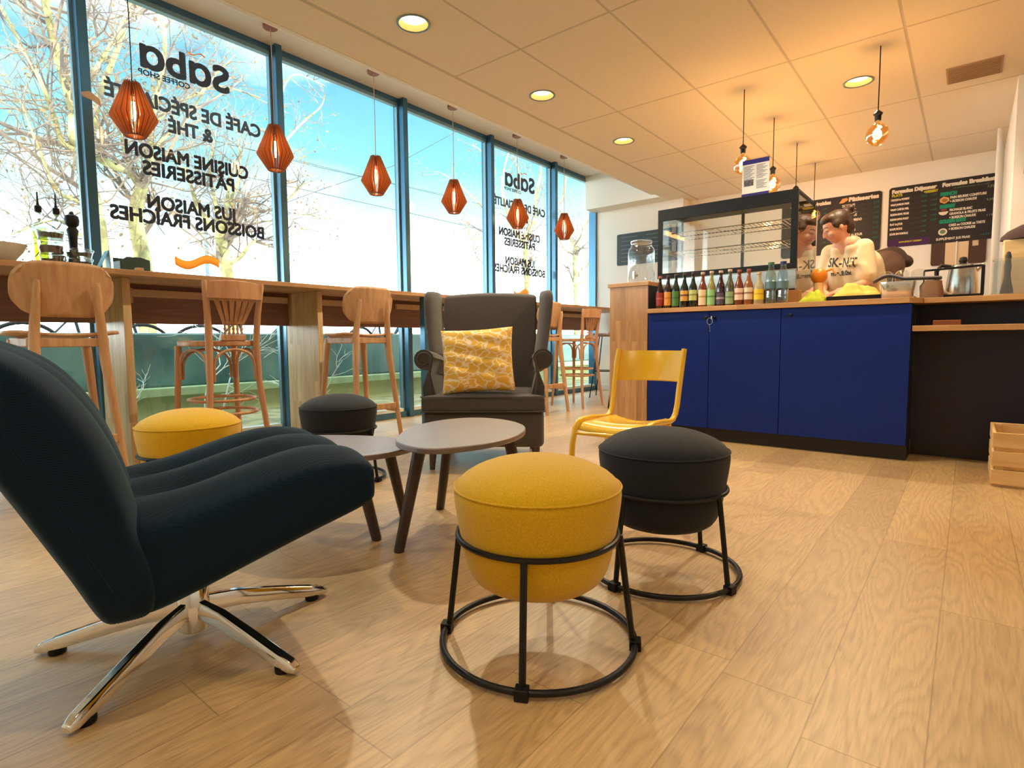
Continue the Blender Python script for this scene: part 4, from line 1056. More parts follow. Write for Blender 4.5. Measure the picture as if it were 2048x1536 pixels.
MB().box(X1 - .006, X1 - .002, Y0 + .012, Y1 + .12, .02, Z1 - .035).build('side_glass', glass('side_mirror_glass', (.62, .56, .5, 1), .13), cs, flat=True)
MB().box(X1 - .008, X1, Y1 + .12, Y1 + .127, .02, Z1 - .05).build('glass_edge', M_['white'], cs)
MB().box(X0, X0 + .012, Y1 - .015, Y1, .0, Z1 - .02).box(X1 - .02, X1 - .008, Y1 - .015, Y1, .0, Z1 - .02).box(X0, X1, Y1 - .015, Y1, Z0, Z0 + .03).box(-.01, .01, Y1 - .015, Y1, Z0 + .03, Z1 - .02).build('rear_frame', BK, cs)
MB().box(X0, X1, Y0, Y1, .018, .11).build('base', mat('dark_gloss', srgb(24, 20, 24), .08, coat=.5), cs, bevel=.004)
MB().box(X0 + .004, X1 - .004, Y0 + .004, Y1, .11, Z0 - .002).build('steel_deck', mat('satin_steel', (.62, .66, .66, 1), .30, metal=.9), cs, bevel=.004)
for x in (-.44, .44):
    for y in (-.2, .15): MB().lathe([(0, 0), (.02, 0), (.02, .018), (0, .018)], (x, y, 0), 16).build('foot', BK, cs)
MB().box(X0 + .09, X1 - .06, Y0 + .03, Y0 + .05, Z1 - .036, Z1 - .021).build('lamp_tube', M_['white'], cs)
for z in (.585, .445):
    s_ = MB(); 
    for q in range(30): s_.tube([(-.40 + q * .0285, -.17, z), (-.40 + q * .0285, .17, z)], .0028, 5)
    for y in (-.17, 0, .17): s_.tube([(-.42, y, z), (.45, y, z)], .004, 6)
    sh_ = s_.build('wire_shelf', M_['chrome'], cs)
    MB().bar((-.465, -.20, z + .012), (-.465, .18, z + .012), .012, .035).bar((.46, -.20, z + .012), (.46, .18, z + .012), .012, .035).build('shelf_bracket', M_['steel'], sh_)
# paper stand on the case
pp = empty('leaflet_stand', (-1.178, 4.112, 1.672), label='upright acrylic stand with a printed blue-headed notice on the display case', cat='notice')
MB().box(-.088, .088, -.003, -.001, .0, .245).build('sheet', M_['paper'], pp, flat=True)
MB().box(-.092, .092, -.0005, .003, 0, .255).box(-.092, .092, -.008, .008, 0, .003).build('holder', M_['clear'], pp, flat=True)
MB().box(-.088, .088, -.0042, -.0032, .215, .245).box(-.088, .088, -.0042, -.0032, .0, .02).build('printed_band', M_['purple'], pp, flat=True)
MB().box(-.075, -.012, -.0042, -.0032, .070, .112).build('printed_photo', mat('photo_print', srgb(90, 84, 88), .6, var=.6, vscale=60), pp, flat=True)
tx = MB()
for q in range(11):
    z = .200 - q * .0085
    tx.box(-.078, -.008 - .012 * (q % 3), -.0042, -.0034, z, z + .003)
    tx.box(.006, .076 - .014 * ((q + 1) % 3), -.0042, -.0034, z, z + .003)
for q in range(7): tx.box(.006, .074 - .01 * (q % 3), -.0042, -.0034, .098 - q * .0085, .101 - q * .0085)
tx.build('printed_lines', M_['ink'], pp, flat=True)

# ------------------------------------------------------------------ row of bottles
def bottle(x, y, h, r, glassm, capm, labelm, lz0, lz1, label, band=None, text=None):
    s = h / .235
    o = empty('drink_bottle', (x, y, .917), label=label, cat='bottle', group='row of small drink bottles on the counter')
    MB().lathe([(0, 0), (r * .9, 0), (r, .004), (r, .125 * s), (r * .93, .14 * s), (r * .55, .165 * s), (r * .42, .185 * s), (r * .38, .222 * s), (r * .45, .225 * s), (r * .45, .229 * s)], n=24).build('bottle_glass', glassm, o)
    MB().lathe([(0, .235 * s), (r * .44, .235 * s), (r * .5, .231 * s), (r * .5, .221 * s), (r * .46, .219 * s)], n=20).build('cap', capm, o)
    lb = MB().lathe([(r + .0006, lz0 * s), (r + .0006, lz1 * s)], n=24, cap=False).build('paper_label', labelm, o)
    if band:
        MB().lathe([(r + .001, (lz0 * .45 + lz1 * .55 - .006) * s), (r + .001, (lz0 * .45 + lz1 * .55 + .006) * s)], n=24, cap=False).build('label_band', band, lb)
    return o
DK = mat('dark_bottle', srgb(34, 16, 14), .10, coat=.6); GN = mat('green_bottle', srgb(20, 34, 22), .10, coat=.6); BR = mat('red_brown_drink', srgb(120, 54, 30), .10, coat=.6)
LG = mat('pale_green_drink', srgb(148, 142, 84), .10, coat=.6); PU = mat('purple_drink', srgb(58, 26, 36), .10, coat=.6); OR = mat('amber_drink', srgb(150, 88, 46), .10, coat=.6); CL = mat('cloudy_lemonade', srgb(184, 168, 130), .12, coat=.6)
OL = mat('olive_drink', srgb(84, 84, 66), .12, coat=.6)
cg = lambda nm, *c: mat(nm, srgb(*c), .55)
Wt = cg('label_cream', 232, 208, 178); capd = cg('cap_dark', 70, 50, 46); capw = cg('cap_pale', 200, 176, 160); capr = cg('cap_red', 160, 92, 78)
BT = [(-1.742, DK, capr, cg('label_red', 150, 44, 40), .02, .115, cg('band_rose', 180, 90, 80), 'dark bottle with a red label, first from the left'),
      (-1.681, DK, capd, cg('label_orange', 220, 146, 62), .02, .115, cg('band_amber', 200, 110, 50), 'dark bottle with a plain orange label, second from the left'),
      (-1.623, GN, capd, cg('label_green', 74, 124, 64), .015, .115, cg('band_green', 50, 96, 46), 'dark bottle with a deep green label'),
      (-1.561, GN, capd, cg('label_apricot', 224, 164, 84), .045, .115, cg('band_brown', 110, 70, 40), 'dark bottle with an apricot label high on its body'),
      (-1.499, GN, capd, cg('label_lime', 196, 204, 128), .045, .115, cg('band_olive', 140, 150, 70), 'dark bottle with a lime and cream label'),
      (-1.432, BR, capw, cg('label_peach', 238, 208, 170), .012, .115, cg('band_ochre', 206, 160, 92), 'brown bottle with a tall peach label and pale cap'),
      (-1.372, LG, capw, cg('label_mint', 150, 204, 138), .012, .110, cg('band_leaf', 96, 150, 84), 'pale green drink bottle with an oval-looking mint label'),
      (-1.31, PU, capw, cg('label_violet', 88, 72, 92), .012, .085, cg('band_grey', 180, 160, 160), 'purple drink bottle with a dark violet label'),
      (-1.25, OL, capw, cg('label_sage', 150, 176, 130), .012, .090, cg('band_sage', 110, 140, 96), 'olive drink bottle with a sage green label'),
      (-1.19, BR, capr, cg('label_rose', 238, 204, 184), .035, .112, cg('band_text', 170, 110, 90), 'red-brown bottle with a pinkish white label'),
      (-1.13, OR, capr, Wt, .035, .112, cg('band_text2', 160, 110, 80), 'amber bottle with a cream white label'),
      (-1.066, CL, cg('cap_yellow', 214, 180, 120), cg('label_yellow', 240, 204, 40), .035, .110, cg('band_gold', 220, 170, 30), 'lemonade bottle with a bright yellow label')]
for i, (x, g_, cp_, lm, a, b_, bd, lb) in enumerate(BT):
    bottle(x, 3.85, (.232, .235, .238, .24, .242, .236, .238, .236, .24, .232, .232, .205)[i], .0275 if i < 11 else .0305, g_, cp_, lm, a, b_, lb, bd)
def water(x, y, label, cap, body):
    o = empty('water_bottle', (x, y, .917), label=label, cat='bottle')
    MB().lathe([(0, 0), (.029, 0), (.033, .006), (.033, .05), (.031, .07), (.033, .09), (.033, .15), (.03, .19), (.016, .225), (.015, .245)], n=28).build('bottle_body', body, o)
    MB().lathe([(.016, .243), (.019, .245), (.019, .262), (0, .264)], n=20).build('cap', cap, o)
    MB().lathe([(.0335, .095), (.0335, .14)], n=28, cap=False).build('paper_label', cg('label_' + cap.name, 90, 120, 130), o)
water(-.997, 3.86, 'clear water bottle with green glints right of the yellow-labelled bottle', cg('green_cap', 60, 110, 80), glass('greenish_pet', (.72, .85, .78, 1), .16))
water(-.925, 3.86, 'blue-capped clear water bottle beside the kraft box', cg('navy_cap', 30, 50, 110), glass('bluish_pet', (.72, .82, .9, 1), .16))

# ------------------------------------------------------------------ things on the right half of the counter
kraft = mat('kraft_card', srgb(160, 108, 58), .7, var=.1, vscale=14)
tag(MB().box(-.985, -.905, 3.95, 4.03, .935, 1.03).box(-.985, -.905, 3.95, 4.03, .917, .935).build('kraft_box', kraft, bevel=.002), 'plain brown kraft box between the water bottles and the yellow cloth', 'box') if False else None
kb = tag(MB().box(-.925, -.852, 3.95, 4.03, .917, 1.005).build('kraft_box', kraft, bevel=.002), 'plain brown kraft box between the water bottles and the yellow cloth', 'box')
juice = empty('citrus_press', (-.80, 4.27, .917), label='small orange and cream citrus press beside the server', cat='juicer')
MB().lathe([(0, 0), (.075, 0), (.07, .02), (.045, .06), (.03, .10), (.032, .15), (0, .15)], n=28).build('stand', mat('cream_enamel', srgb(238, 196, 140), .4), juice)
MB().ell((0, 0, .195), (.052, .052, .052), 24).build('bowl', mat('orange_enamel', srgb(226, 134, 30), .35), juice)
MB().tube([(.03, 0, .22), (.08, -.01, .235), (.10, -.01, .20)], .008, 8).build('spout', mat('orange_enamel2', srgb(226, 150, 60), .4), juice)

def cloth(name, x0, x1, y0, y1, zb, hfun, mt, label, cat, n=40, solid=.003):
    vs = []; 
    for j in range(n + 1):
        for i in range(n + 1):
            u, v = i / n, j / n; vs.append((x0 + (x1 - x0) * u, y0 + (y1 - y0) * v, zb + hfun(u, v)))
    o = MB().add(vs, [(j * (n + 1) + i, j * (n + 1) + i + 1, (j + 1) * (n + 1) + i + 1, (j + 1) * (n + 1) + i) for j in range(n) for i in range(n)]).build(name, mt, solid=solid, fix=False, sub=1)
    return tag(o, label, cat)
ev = lambda u, v: max(0, sin(pi * u)) ** .5 * max(0, sin(pi * v)) ** .5
tray = tag(MB().prism([(-.70, 3.93), (-.33, 3.93), (-.33, 4.13), (-.70, 4.13)], .917, .926).box(-.70, -.33, 3.93, 3.936, .926, .95).box(-.70, -.33, 4.124, 4.13, .926, .95).box(-.70, -.694, 3.936, 4.124, .926, .95).box(-.336, -.33, 3.936, 4.124, .926, .95).build('serving_tray', M_['blackp']), 'low black serving tray under the crumpled yellow cloth', 'tray') if False else None
yel = mat('yellow_cloth', srgb(236, 196, 96), .85); grn = mat('lime_cloth', srgb(184, 196, 40), .8)
tray = tag(MB().prism([(-.70, 3.97), (-.40, 3.97), (-.40, 4.22), (-.70, 4.22)], .917, .93).build('serving_tray', M_['blackp'], bevel=.003), 'low black serving tray under the crumpled yellow cloth', 'tray')
MB().box(-.70, -.40, 3.97, 3.976, .93, .952).box(-.70, -.40, 4.214, 4.22, .93, .952).box(-.70, -.694, 3.976, 4.214, .93, .952).box(-.406, -.40, 3.976, 4.214, .93, .952).build('rim', M_['blackp'], tray)
cloth('crumpled_cloth', -.69, -.41, 3.985, 4.20, .934, lambda u, v: ev(u, v) * (.045 + .05 * math.exp(-((u - .35) / .25) ** 2) + .03 * math.exp(-((u - .8) / .15) ** 2 - ((v - .5) / .3) ** 2) + .012 * abs(sin(8 * u + 5 * v)) + .009 * sin(21 * v - 9 * u) + .005 * sin(33 * u + 11 * v)), yel, 'crumpled pale yellow cloth heaped on the black tray', 'cloth')
cloth('lime_cloth', -.86, -.64, 3.98, 4.14, .919, lambda u, v: ev(u, v) * (.045 + .05 * u + .02 * sin(11 * u + 3 * v) + .012 * sin(19 * v + 5 * u)), grn, 'lime green crumpled cloth beside the citrus press', 'cloth') if False else None
cloth('lime_cloth', -.845, -.705, 3.90, 4.06, .919, lambda u, v: ev(u, v) * (.025 + .055 * u ** .7 + .014 * abs(sin(9 * u + 3 * v)) + .008 * sin(19 * v + 5 * u)), grn, 'lime green crumpled cloth at the left end of the black tray', 'cloth')

# film-covered tub, grey cloth on it, clear cups behind, paper bag
film = mat('shiny_film', (.70, .68, .64, 1), .16, metal=.75, bump=1.0, bscale=26)
tb = empty('film_wrapped_tub', (-.335, 3.975, .917), label='tub wrapped in shiny clear film under the folded grey cloth', cat='tub')
rg = []
for z, s in ((0, .82), (.004, .86), (.09, 1.0), (.10, 1.0)):
    rg.append([(.088 * s * (abs(cos(a)) ** .5) * (1 if cos(a) > 0 else -1), .062 * s * (abs(sin(a)) ** .5) * (1 if sin(a) > 0 else -1), z) for a in [2 * pi * q / 32 for q in range(32)]])
MB().rings(rg).build('tub_body', film, tb)
cloth('folded_cloth', -.455, -.13, 3.93, 4.012, 1.033, lambda u, v: .022 * sin(pi * min(1, u * 2.2)) - .012 * max(0, u - .45) + .006 * sin(9 * v) - .012 * (1 - min(1, u * 5)), mat('grey_cloth', srgb(112, 106, 110), .85), 'folded grey cloth lying over the film-wrapped tub', 'cloth', 24, .007)
bag = MB(); rg = []
for z, s, o_ in ((0, 1, 0), (.03, 1.05, .002), (.07, .98, -.003), (.095, .8, .003), (.10, .55, 0)):
    rg.append([(-.175 + o_ + .05 * s * (abs(cos(a)) ** .7) * (1 if cos(a) > 0 else -1) + .004 * sin(5 * a + 30 * z), 3.962 + .036 * s * (abs(sin(a)) ** .7) * (1 if sin(a) > 0 else -1), .915 + z) for a in [2 * pi * q / 28 for q in range(28)]])
tag(bag.rings(rg).build('paper_bag', mat('brown_paper', srgb(140, 104, 74), .85, bump=1, bscale=40)), 'crumpled brown paper bag right of the film-wrapped tub', 'bag')
def cup(x, y, label):
    o = empty('clear_cup', (x, y, .917), label=label, cat='cup', group='clear ribbed cups on the counter')
    pr = []; MB_ = MB(); n = 30
    vs = []; 
    for (r, z) in ((.026, 0), (.030, .10), (.037, .165), (.038, .170)):
        for k in range(n): vs.append(((r + (.0015 if k % 2 else 0)) * cos(2 * pi * k / n), (r + (.0015 if k % 2 else 0)) * sin(2 * pi * k / n), z))
    MB_.add(vs, [(i * n + k, i * n + (k + 1) % n, (i + 1) * n + (k + 1) % n, (i + 1) * n + k) for i in range(3) for k in range(n)] + [tuple(range(n))]).build('cup_body', M_['clear'], o)
    MB().lathe([(.035, .170), (.039, .171), (.036, .185), (.022, .20), (0, .205)], n=28, cap=False).build('dome_lid', M_['clear'], o)
    return o
for k, (x, lb) in enumerate(((-.43, 'leftmost clear ribbed cup with dome lid behind the film-wrapped tub'), (-.345, 'clear ribbed cup in the middle of three behind the tub'), (-.262, 'rightmost clear ribbed cup behind the folded grey cloth'))): cup(x, 4.36 - .01 * k, lb)

# kettle in a black wire frame
kt = empty('kettle', (-.045, 4.26, .915), label='tall stainless steel kettle with black handle near the wall clipboard', cat='kettle')
MB().lathe([(0, 0), (.075, 0), (.078, .01), (.074, .10), (.064, .185), (.060, .20), (.02, .212), (0, .213)], n=36).build('kettle_body', M_['steel'], kt)
MB().lathe([(0, .212), (.016, .212), (.022, .225), (.016, .245), (0, .25)], n=20).build('lid_knob', M_['blackp'], kt)
MB().tube([(-.055, -.01, .195), (-.10, -.015, .205), (-.122, -.02, .17), (-.118, -.02, .09), (-.10, -.018, .05), (-.072, -.01, .04)], [.011, .012, .012, .011, .010, .009], 10).build('handle', M_['blackp'], kt)
MB().tube([(.06, .0, .165), (.085, 0, .19), (.095, 0, .20)], [.014, .010, .008], 10).build('spout', M_['steel'], kt)
wf = MB()
for y in (4.06, 4.10):
    pass
fr_ = [(-.215, 4.02, .925), (.045, 4.02, .925), (.045, 4.02, 1.085), (-.215, 4.02, 1.075)]
wf.bar(fr_[0], fr_[1], .012, .018).bar(fr_[1], fr_[2], .016, .016).bar(fr_[2], fr_[3], .010, .012).bar(fr_[3], fr_[0], .006, .006)
wf.bar((-.215, 4.17, .925), (.045, 4.17, .925), .012, .018).bar((.045, 4.02, .925), (.045, 4.17, .925), .012, .018).bar((-.215, 4.02, .925), (-.215, 4.17, .925), .012, .018).bar((.045, 4.17, .925), (.045, 4.17, 1.06), .012, .012).bar((.045, 4.02, 1.08), (.045, 4.17, 1.055), .010, .010)
tag(wf.build('black_stand', M_['black'], bevel=.002), 'black metal rack frame standing in front of the kettle', 'rack')
tag(cloth('napkin_stack', -.205, -.08, 4.04, 4.15, .935, lambda u, v: .035 * ev(u, v) * (1 - .4 * u) + .004 * sin(20 * u), mat('taupe_cloth', srgb(150, 130, 116), .85), 'rolled taupe cloth lying inside the black rack', 'cloth', 20), None)

# right: open glass box with a black mill, board and dark cap behind
gb = empty('glass_box', (.215, 4.10, .915), label='clear glass jar box with a dark brush inside at the right edge', cat='container')
MB().box(-.135, .135, -.075, .075, 0, .012).build('base', M_['clear'], gb)
MB().box(-.13, -.126, -.07, .07, .012, .20).box(.126, .13, -.07, .07, .012, .20).box(-.126, .126, -.07, -.066, .012, .20).box(-.126, .126, .066, .07, .012, .20).build('walls', M_['clear'], gb, flat=True)
tag(MB().lathe([(0, 0), (.028, 0), (.027, .02), (.017, .07), (.013, .11), (.016, .15), (.012, .18), (.014, .20), (.008, .225), (0, .23)], (.148, 4.10, .928), 20).build('dark_brush', mat('dark_bristle', srgb(70, 62, 60), .6)), 'dark tapering brush standing in the glass box', 'brush')
tag(MB().box(.13, .50, 4.30, 4.325, .915, 1.245).build('wooden_board', M_['crate'], bevel=.008), 'pale wooden board standing upright behind the glass box', 'board')
cp = MB(); rg = []
for z, s in ((0, 1), (.02, .98), (.05, .84), (.08, .56), (.095, .2)): rg.append([(.315 + .20 * s * cos(a), 4.36 + .10 * s * sin(a), 1.247 + z) for a in [2 * pi * q / 32 for q in range(32)]])
tag(cp.rings(rg).build('cloth_hat', mat('plum_cloth', srgb(70, 48, 48), .9)), 'dark brown cloth hat on top of the wooden riser', 'hat')
tag(MB().box(.135, .15, 4.33, 4.40, .915, 1.246).box(.48, .495, 4.33, 4.40, .915, 1.246).box(.13, .50, 4.326, 4.45, 1.235, 1.2465).build('shelf_riser', M_['crate']), 'pale wooden riser behind the upright board', 'riser')

# ================================================================== BARE BULB PENDANTS
fil = emit('warm_filament', (1, .55, .18, 1), 30)
def bulb(x, y, label, r=.063):
    o = empty('bulb_pendant', (x, y, ZC), label=label, cat='pendant lamp', group='amber globe bulbs on black cords over the counter')
    zb = 1.915 - ZC
    MB().tube([(0, 0, 0), (0, .001, -.2), (0, 0, zb + .12)], .0032, 6).build('cord', M_['blackp'], o)
    MB().lathe([(.004, .145), (.010, .140), (.026, .124), (.024, .118), (.018, .112), (.017, .082), (.013, .078)], (0, 0, zb), 10).build('socket', M_['blackp'], o)
    MB().lathe([(.013, .082), (.017, .066), (r * .55, r * .86), (r * .86, r * .5), (r, 0), (r * .9, -r * .44), (r * .6, -r * .82), (r * .2, -r * .99), (0, -r)], (0, 0, zb), 36).build('bulb_glass', M_['amber'], o)
    MB().tube([(.020 * sin(q * .9), .020 * cos(q * .9) * .6, zb + .055 - .0072 * q) for q in range(14)], .0045, 8).build('filament', fil, o)
    light('bulb_glow', 'POINT', (x, y, 1.915), 9.0, (1.0, .66, .34), shadow_soft_size=.025)
    return o
BLB = ['nearest amber globe bulb, alone at the right', 'amber globe bulb partly behind the printed notice', 'amber globe bulb just above the display case', 'globe bulb whose cord drops behind the display case edge', 'farthest globe bulb, its cord ending behind the menu board']
for k, (x, y) in enumerate(((-.481, 4.11), (-1.29, 4.195), (-1.265, 4.87), (-1.262, 5.62), (-1.26, 6.37))): bulb(x, y, BLB[k])

# ================================================================== BOARDS ON THE BACK WALL
slate = mat('chalkboard', srgb(24, 18, 22), .55, var=.25, vscale=5)
slate2 = mat('grey_chalkboard', srgb(44, 58, 62), .5, var=.2, vscale=6)
ch = {'w': mat('chalk_white', srgb(226, 214, 196), .9), 'g': mat('chalk_green', srgb(30, 140, 110), .9), 'y': mat('chalk_yellow', srgb(196, 186, 50), .9), 'd': mat('chalk_dim', srgb(110, 130, 96), .9), 't': mat('chalk_teal', srgb(46, 96, 80), .9), 'p': mat('chalk_purple', srgb(70, 36, 84), .9), 'o': mat('chalk_orange', srgb(226, 160, 96), .9)}
def rounded(x0, x1, z0, z1, r=.03):
    pts = []
    for cx, cz, a0 in ((x1 - r, z1 - r, 0), (x0 + r, z1 - r, 90), (x0 + r, z0 + r, 180), (x1 - r, z0 + r, 270)):
        for q in range(6): a = R(a0 + q * 18); pts.append((cx + r * cos(a), cz + r * sin(a)))
    return pts
RB = (R(90), 0, 0)
def board(x0, x1, z0, z1, yw, mt, label, r=.03):
    o = empty('menu_board', (x0, yw, z0), label=label, cat='menu board')
    MB().prism(rounded(0, x1 - x0, 0, z1 - z0, r), .001, .013, Matrix.Rotation(R(90), 4, 'X')).build('panel', mt, o, bevel=.001)
    return o, x1 - x0, z1 - z0
def tx_(o, s, x, z, w, h, c, bold=.0, al='LEFT'): return fit_text('chalk_text', s, x, -.0140, z, w, h, ch[c], o, RB, al, bold, .0004)
b1, W_, H_ = board(-.70, .148, 1.62, 2.222, YB, slate, 'large black menu board with two columns of breakfast and lunch offers')
tx_(b1, 'Formules Déjeuner', .025, H_ - .047, .36, .036, 'w', .004); tx_(b1, 'Formules Breakfast', .435, H_ - .047, .39, .036, 'w', .004)
tx_(b1, 'PLATS', .025, H_ - .085, .085, .024, 'y', .002); tx_(b1, '+DESSERT', .29, H_ - .088, .11, .022, 'y', .002)
tx_(b1, 'LE MATIN JUSQU\'À 11H30', .52, H_ - .088, .27, .012, 'd')
rows = ['CROQUE du MOMENT', 'WRAP JAMBON PARIS', 'WRAP CHÈVRE MIEL', 'BUDDHA BOWL VEGGIE', 'BUDDHA BOWL POULET', 'PLAT du JOUR', 'SOUPE PETITE', 'SOUPE EN FORMULE']
pr_ = [('8,5€', '11,5€'), ('8,5€', '11,5€'), ('7,5€', '10,5€'), ('11€', '14€'), ('12€', '15€'), ('12€', '15€'), ('5,5€', ''), ('6,5€', '')]
for k, s_ in enumerate(rows):
    z = H_ - .128 - k * .049
    tx_(b1, s_, .018, z, .155 if len(s_) > 13 else .105, .020, 'w', .0012)
    tx_(b1, '- - - - - - -', .18, z - .004, .09, .008, 'd')
    tx_(b1, pr_[k][0], .275, z + .004, .040, .016, 't', .001)
    if pr_[k][1]: tx_(b1, pr_[k][1], .345, z + .004, .048, .016, 't', .001)
MB().prism(rounded(.006, .36, .006, .075, .02), .0135, .0139, Matrix.Rotation(R(90), 4, 'X')).build('chalk_patch', ch['p'], b1)
fit_text('chalk_text', 'SUPPLÉMENT DESSERT', .10, -.0150, .045, .19, .014, ch['y'], b1, RB, 'LEFT', .001, .0004)
for k, (s_, c_) in enumerate((('FRENCH', ('PAIN BEURRE CONFITURE', '+ BOISSON CHAUDE')), ('ENERGY', ('FROMAGE BLANC', 'GRANOLA & FRUITS FRAIS', '+ BOISSON CHAUDE')), ('GOLDEN GATE', ('CAKE ou COOKIE ou TARTE', '+ BOISSON CHAUDE')))):
    z = H_ - (.135, .255, .400)[k]
    tx_(b1, s_, .425, z, (.12, .115, .20)[k], .032, 'g', .004)
    for q, s2 in enumerate(c_): tx_(b1, s2, .50, z - .040 - q * .036, (.27 if len(s2) > 18 else .20 if len(s2) > 14 else .17), .023, 'w', .0012)
    tx_(b1, ('7,5€', '9,5€', '11€')[k], .775, z + .018, .05, .020, 'd', .001)
tx_(b1, 'SUPPLÉMENT JUS FRAIS', .405, .035, .26, .022, 'w', .001); tx_(b1, '+2,5€', .74, .045, .07, .018, 't', .001)
# chalk drawings: toast, bowl, tart
dr = lambda pts, c_, nm: MB().prism(pts, .0136, .0142, Matrix.Rotation(R(90), 4, 'X')).build(nm, ch[c_], b1)
dr([(.422, .395), (.46, .375), (.497, .40), (.49, .43), (.45, .445), (.42, .425)], 'o', 'chalk_drawing'); dr([(.415 + .038 * (1 + cos(R(180 + q * 18))), .30 + .034 * sin(R(180 + q * 18))) for q in range(11)], 'w', 'chalk_drawing')
dr([(.455 + .036 * cos(a), .105 + .034 * sin(a)) for a in [2 * pi * q / 20 for q in range(20)]], 'w', 'chalk_drawing')
fq = MB().prism([(.455 + .022 * cos(a), .107 + .020 * sin(a)) for a in [2 * pi * q / 20 for q in range(20)]], .0143, .0146, Matrix.Rotation(R(90), 4, 'X')).build('chalk_drawing', ch['d'], b1)
fq2 = MB().prism([(.455 + .024 * cos(a), .318 + .010 * sin(a)) for a in [2 * pi * q / 20 for q in range(20)]], .0143, .0146, Matrix.Rotation(R(90), 4, 'X')).build('chalk_drawing', cg('chalk_red', 150, 50, 60), b1)
fq3 = MB().prism([(.437, .398), (.46, .388), (.483, .402), (.478, .42), (.45, .43), (.437, .418)], .0143, .0146, Matrix.Rotation(R(90), 4, 'X')).build('chalk_drawing', cg('chalk_ochre', 150, 110, 50), b1)
b2, W_, H_ = board(-1.72, -.762, 1.605, 2.213, YB, slate, 'black drinks and pastries menu board behind the server')
tx_(b2, 'Boissons Froides', .14, H_ - .05, .345, .038, 'w', .004); tx_(b2, 'Pâtisseries', .66, H_ - .05, .265, .042, 'w', .004)
MB().prism([(.57, H_ - .075), (.60, H_ - .03), (.645, H_ - .025), (.655, H_ - .05), (.61, H_ - .075)], .0136, .0142, Matrix.Rotation(R(90), 4, 'X')).build('chalk_drawing', ch['o'], b2)
for k, s_ in enumerate(('SCONE', 'COOKIE', 'BROWNIE', 'BANANA BREAD', 'CAKE', 'MUFFIN', 'TARTE du JOUR', 'CHEESECAKE')):
    tx_(b2, s_, .60, H_ - .11 - k * .052, .07 + .012 * len(s_) * .8, .026, 'w', .0012)
    tx_(b2, '- - - - - - -', .77, H_ - .112 - k * .052, .09, .008, 'd'); tx_(b2, '%s€' % ('2,5', '3', '3,5', '3,5', '3,5', '3', '4,5', '4,5')[k], .885, H_ - .11 - k * .052, .05, .024, 't', .001)
for k, s_ in enumerate(('THÉ GLACÉ', 'LIMONADE', 'JUS DE POMME', 'JUS D\'ORANGE', 'CAFÉ GLACÉ', 'SMOOTHIE', 'SIROP', 'EAU')):
    tx_(b2, s_, .15, H_ - .11 - k * .052, .05 + .012 * len(s_), .022, 'w', .001); tx_(b2, ('3€', '4€')[k % 2], .42, H_ - .11 - k * .052, .035, .02, 't', .001)
b3, W_, H_ = board(-3.714, -2.86, 1.683, 2.092, 6.85, slate2, 'grey chalkboard on the wall behind the glass dispenser', .02)
for k in range(7):
    z = H_ - .05 - k * .052
    MB().box(.06, .30 + .05 * (k % 3), -.0142, -.0135, z, z + .006).box(.42, .66 + .04 * (k % 2), -.0142, -.0135, z, z + .006).build('chalk_line', mat('faint_chalk', srgb(120, 136, 138), .9) if k == 0 else bpy.data.materials['faint_chalk'], b3)
tag(MB().box(.172, .183, 5.12, 5.144, 2.0, 2.2).build('x', slate), 'x', 'x') if False else None
o4 = tag(MB().box(.238, .60, 5.135, 5.158, 1.78, 2.02).build('wall_frame', M_['blackp'], bevel=.002), 'black frame on the return wall cut by the right edge', 'frame')
cb = empty('clipboard_panel', (-.33, YB, 1.40), label='dark brown wall panel holding two cream paper sheets behind the kettle', cat='wall panel')
MB().prism(rounded(0, .422, 0, .236, .02), .001, .012, Matrix.Rotation(R(90), 4, 'X')).build('panel', mat('brown_panel', srgb(72, 44, 26), .5), cb)
MB().box(.112, .195, -.0145, -.0125, -.02, .215).box(.204, .290, -.0145, -.0125, -.02, .215).build('paper_sheet', mat('cream_sheet', srgb(224, 196, 160), .8), cb, flat=True)
MB().box(.318, .362, -.0145, -.0125, .165, .215).build('small_label', mat('cream_sheet2', srgb(214, 186, 156), .8), cb, flat=True)
MB().tube([(.20, -.018, -.10), (.199, -.018, .222)], .005, 8).build('rod', M_['white'], cb)
# ================================================================== PEOPLE
def capsule(mb, a, b, ra, rb, n=16):
    a, b = V(a), V(b)
    mb.tube([a, a.lerp(b, .25), a.lerp(b, .5), a.lerp(b, .75), b], [ra, ra + (rb - ra) * .25, (ra + rb) / 2, ra + (rb - ra) * .75, rb], n)
    mb.ell(a, (ra, ra, ra), n); mb.ell(b, (rb, rb, rb), n)


def fused(mb, name, mt, parent, vox, smooth=4):
    o = mb.build(name, mt, parent)
    md = o.modifiers.new('remesh', 'REMESH'); md.mode = 'VOXEL'; md.voxel_size = vox; md.use_smooth_shade = True
    if smooth: sm = o.modifiers.new('smooth', 'SMOOTH'); sm.factor = .5; sm.iterations = smooth
    return o


SKIN = mat('skin', srgb(222, 164, 136), .5); SKIN.node_tree.nodes['Principled BSDF'].inputs['Subsurface Weight'].default_value = .08
HAIR = mat('brown_hair', srgb(58, 36, 24), .5, var=.4, vscale=60, bump=.6, bscale=120)
SHIRT = mat('cream_cotton', srgb(236, 214, 176), .85, bump=.1, bscale=50)


def head_frame(c, fwd_, roll=0):
    f_ = V(fwd_).normalized(); s_ = f_.cross(V((0, 0, 1))).normalized(); u_ = s_.cross(f_).normalized()
    m4 = Matrix((s_, f_, u_)).transposed().to_4x4(); m4.translation = V(c); return m4


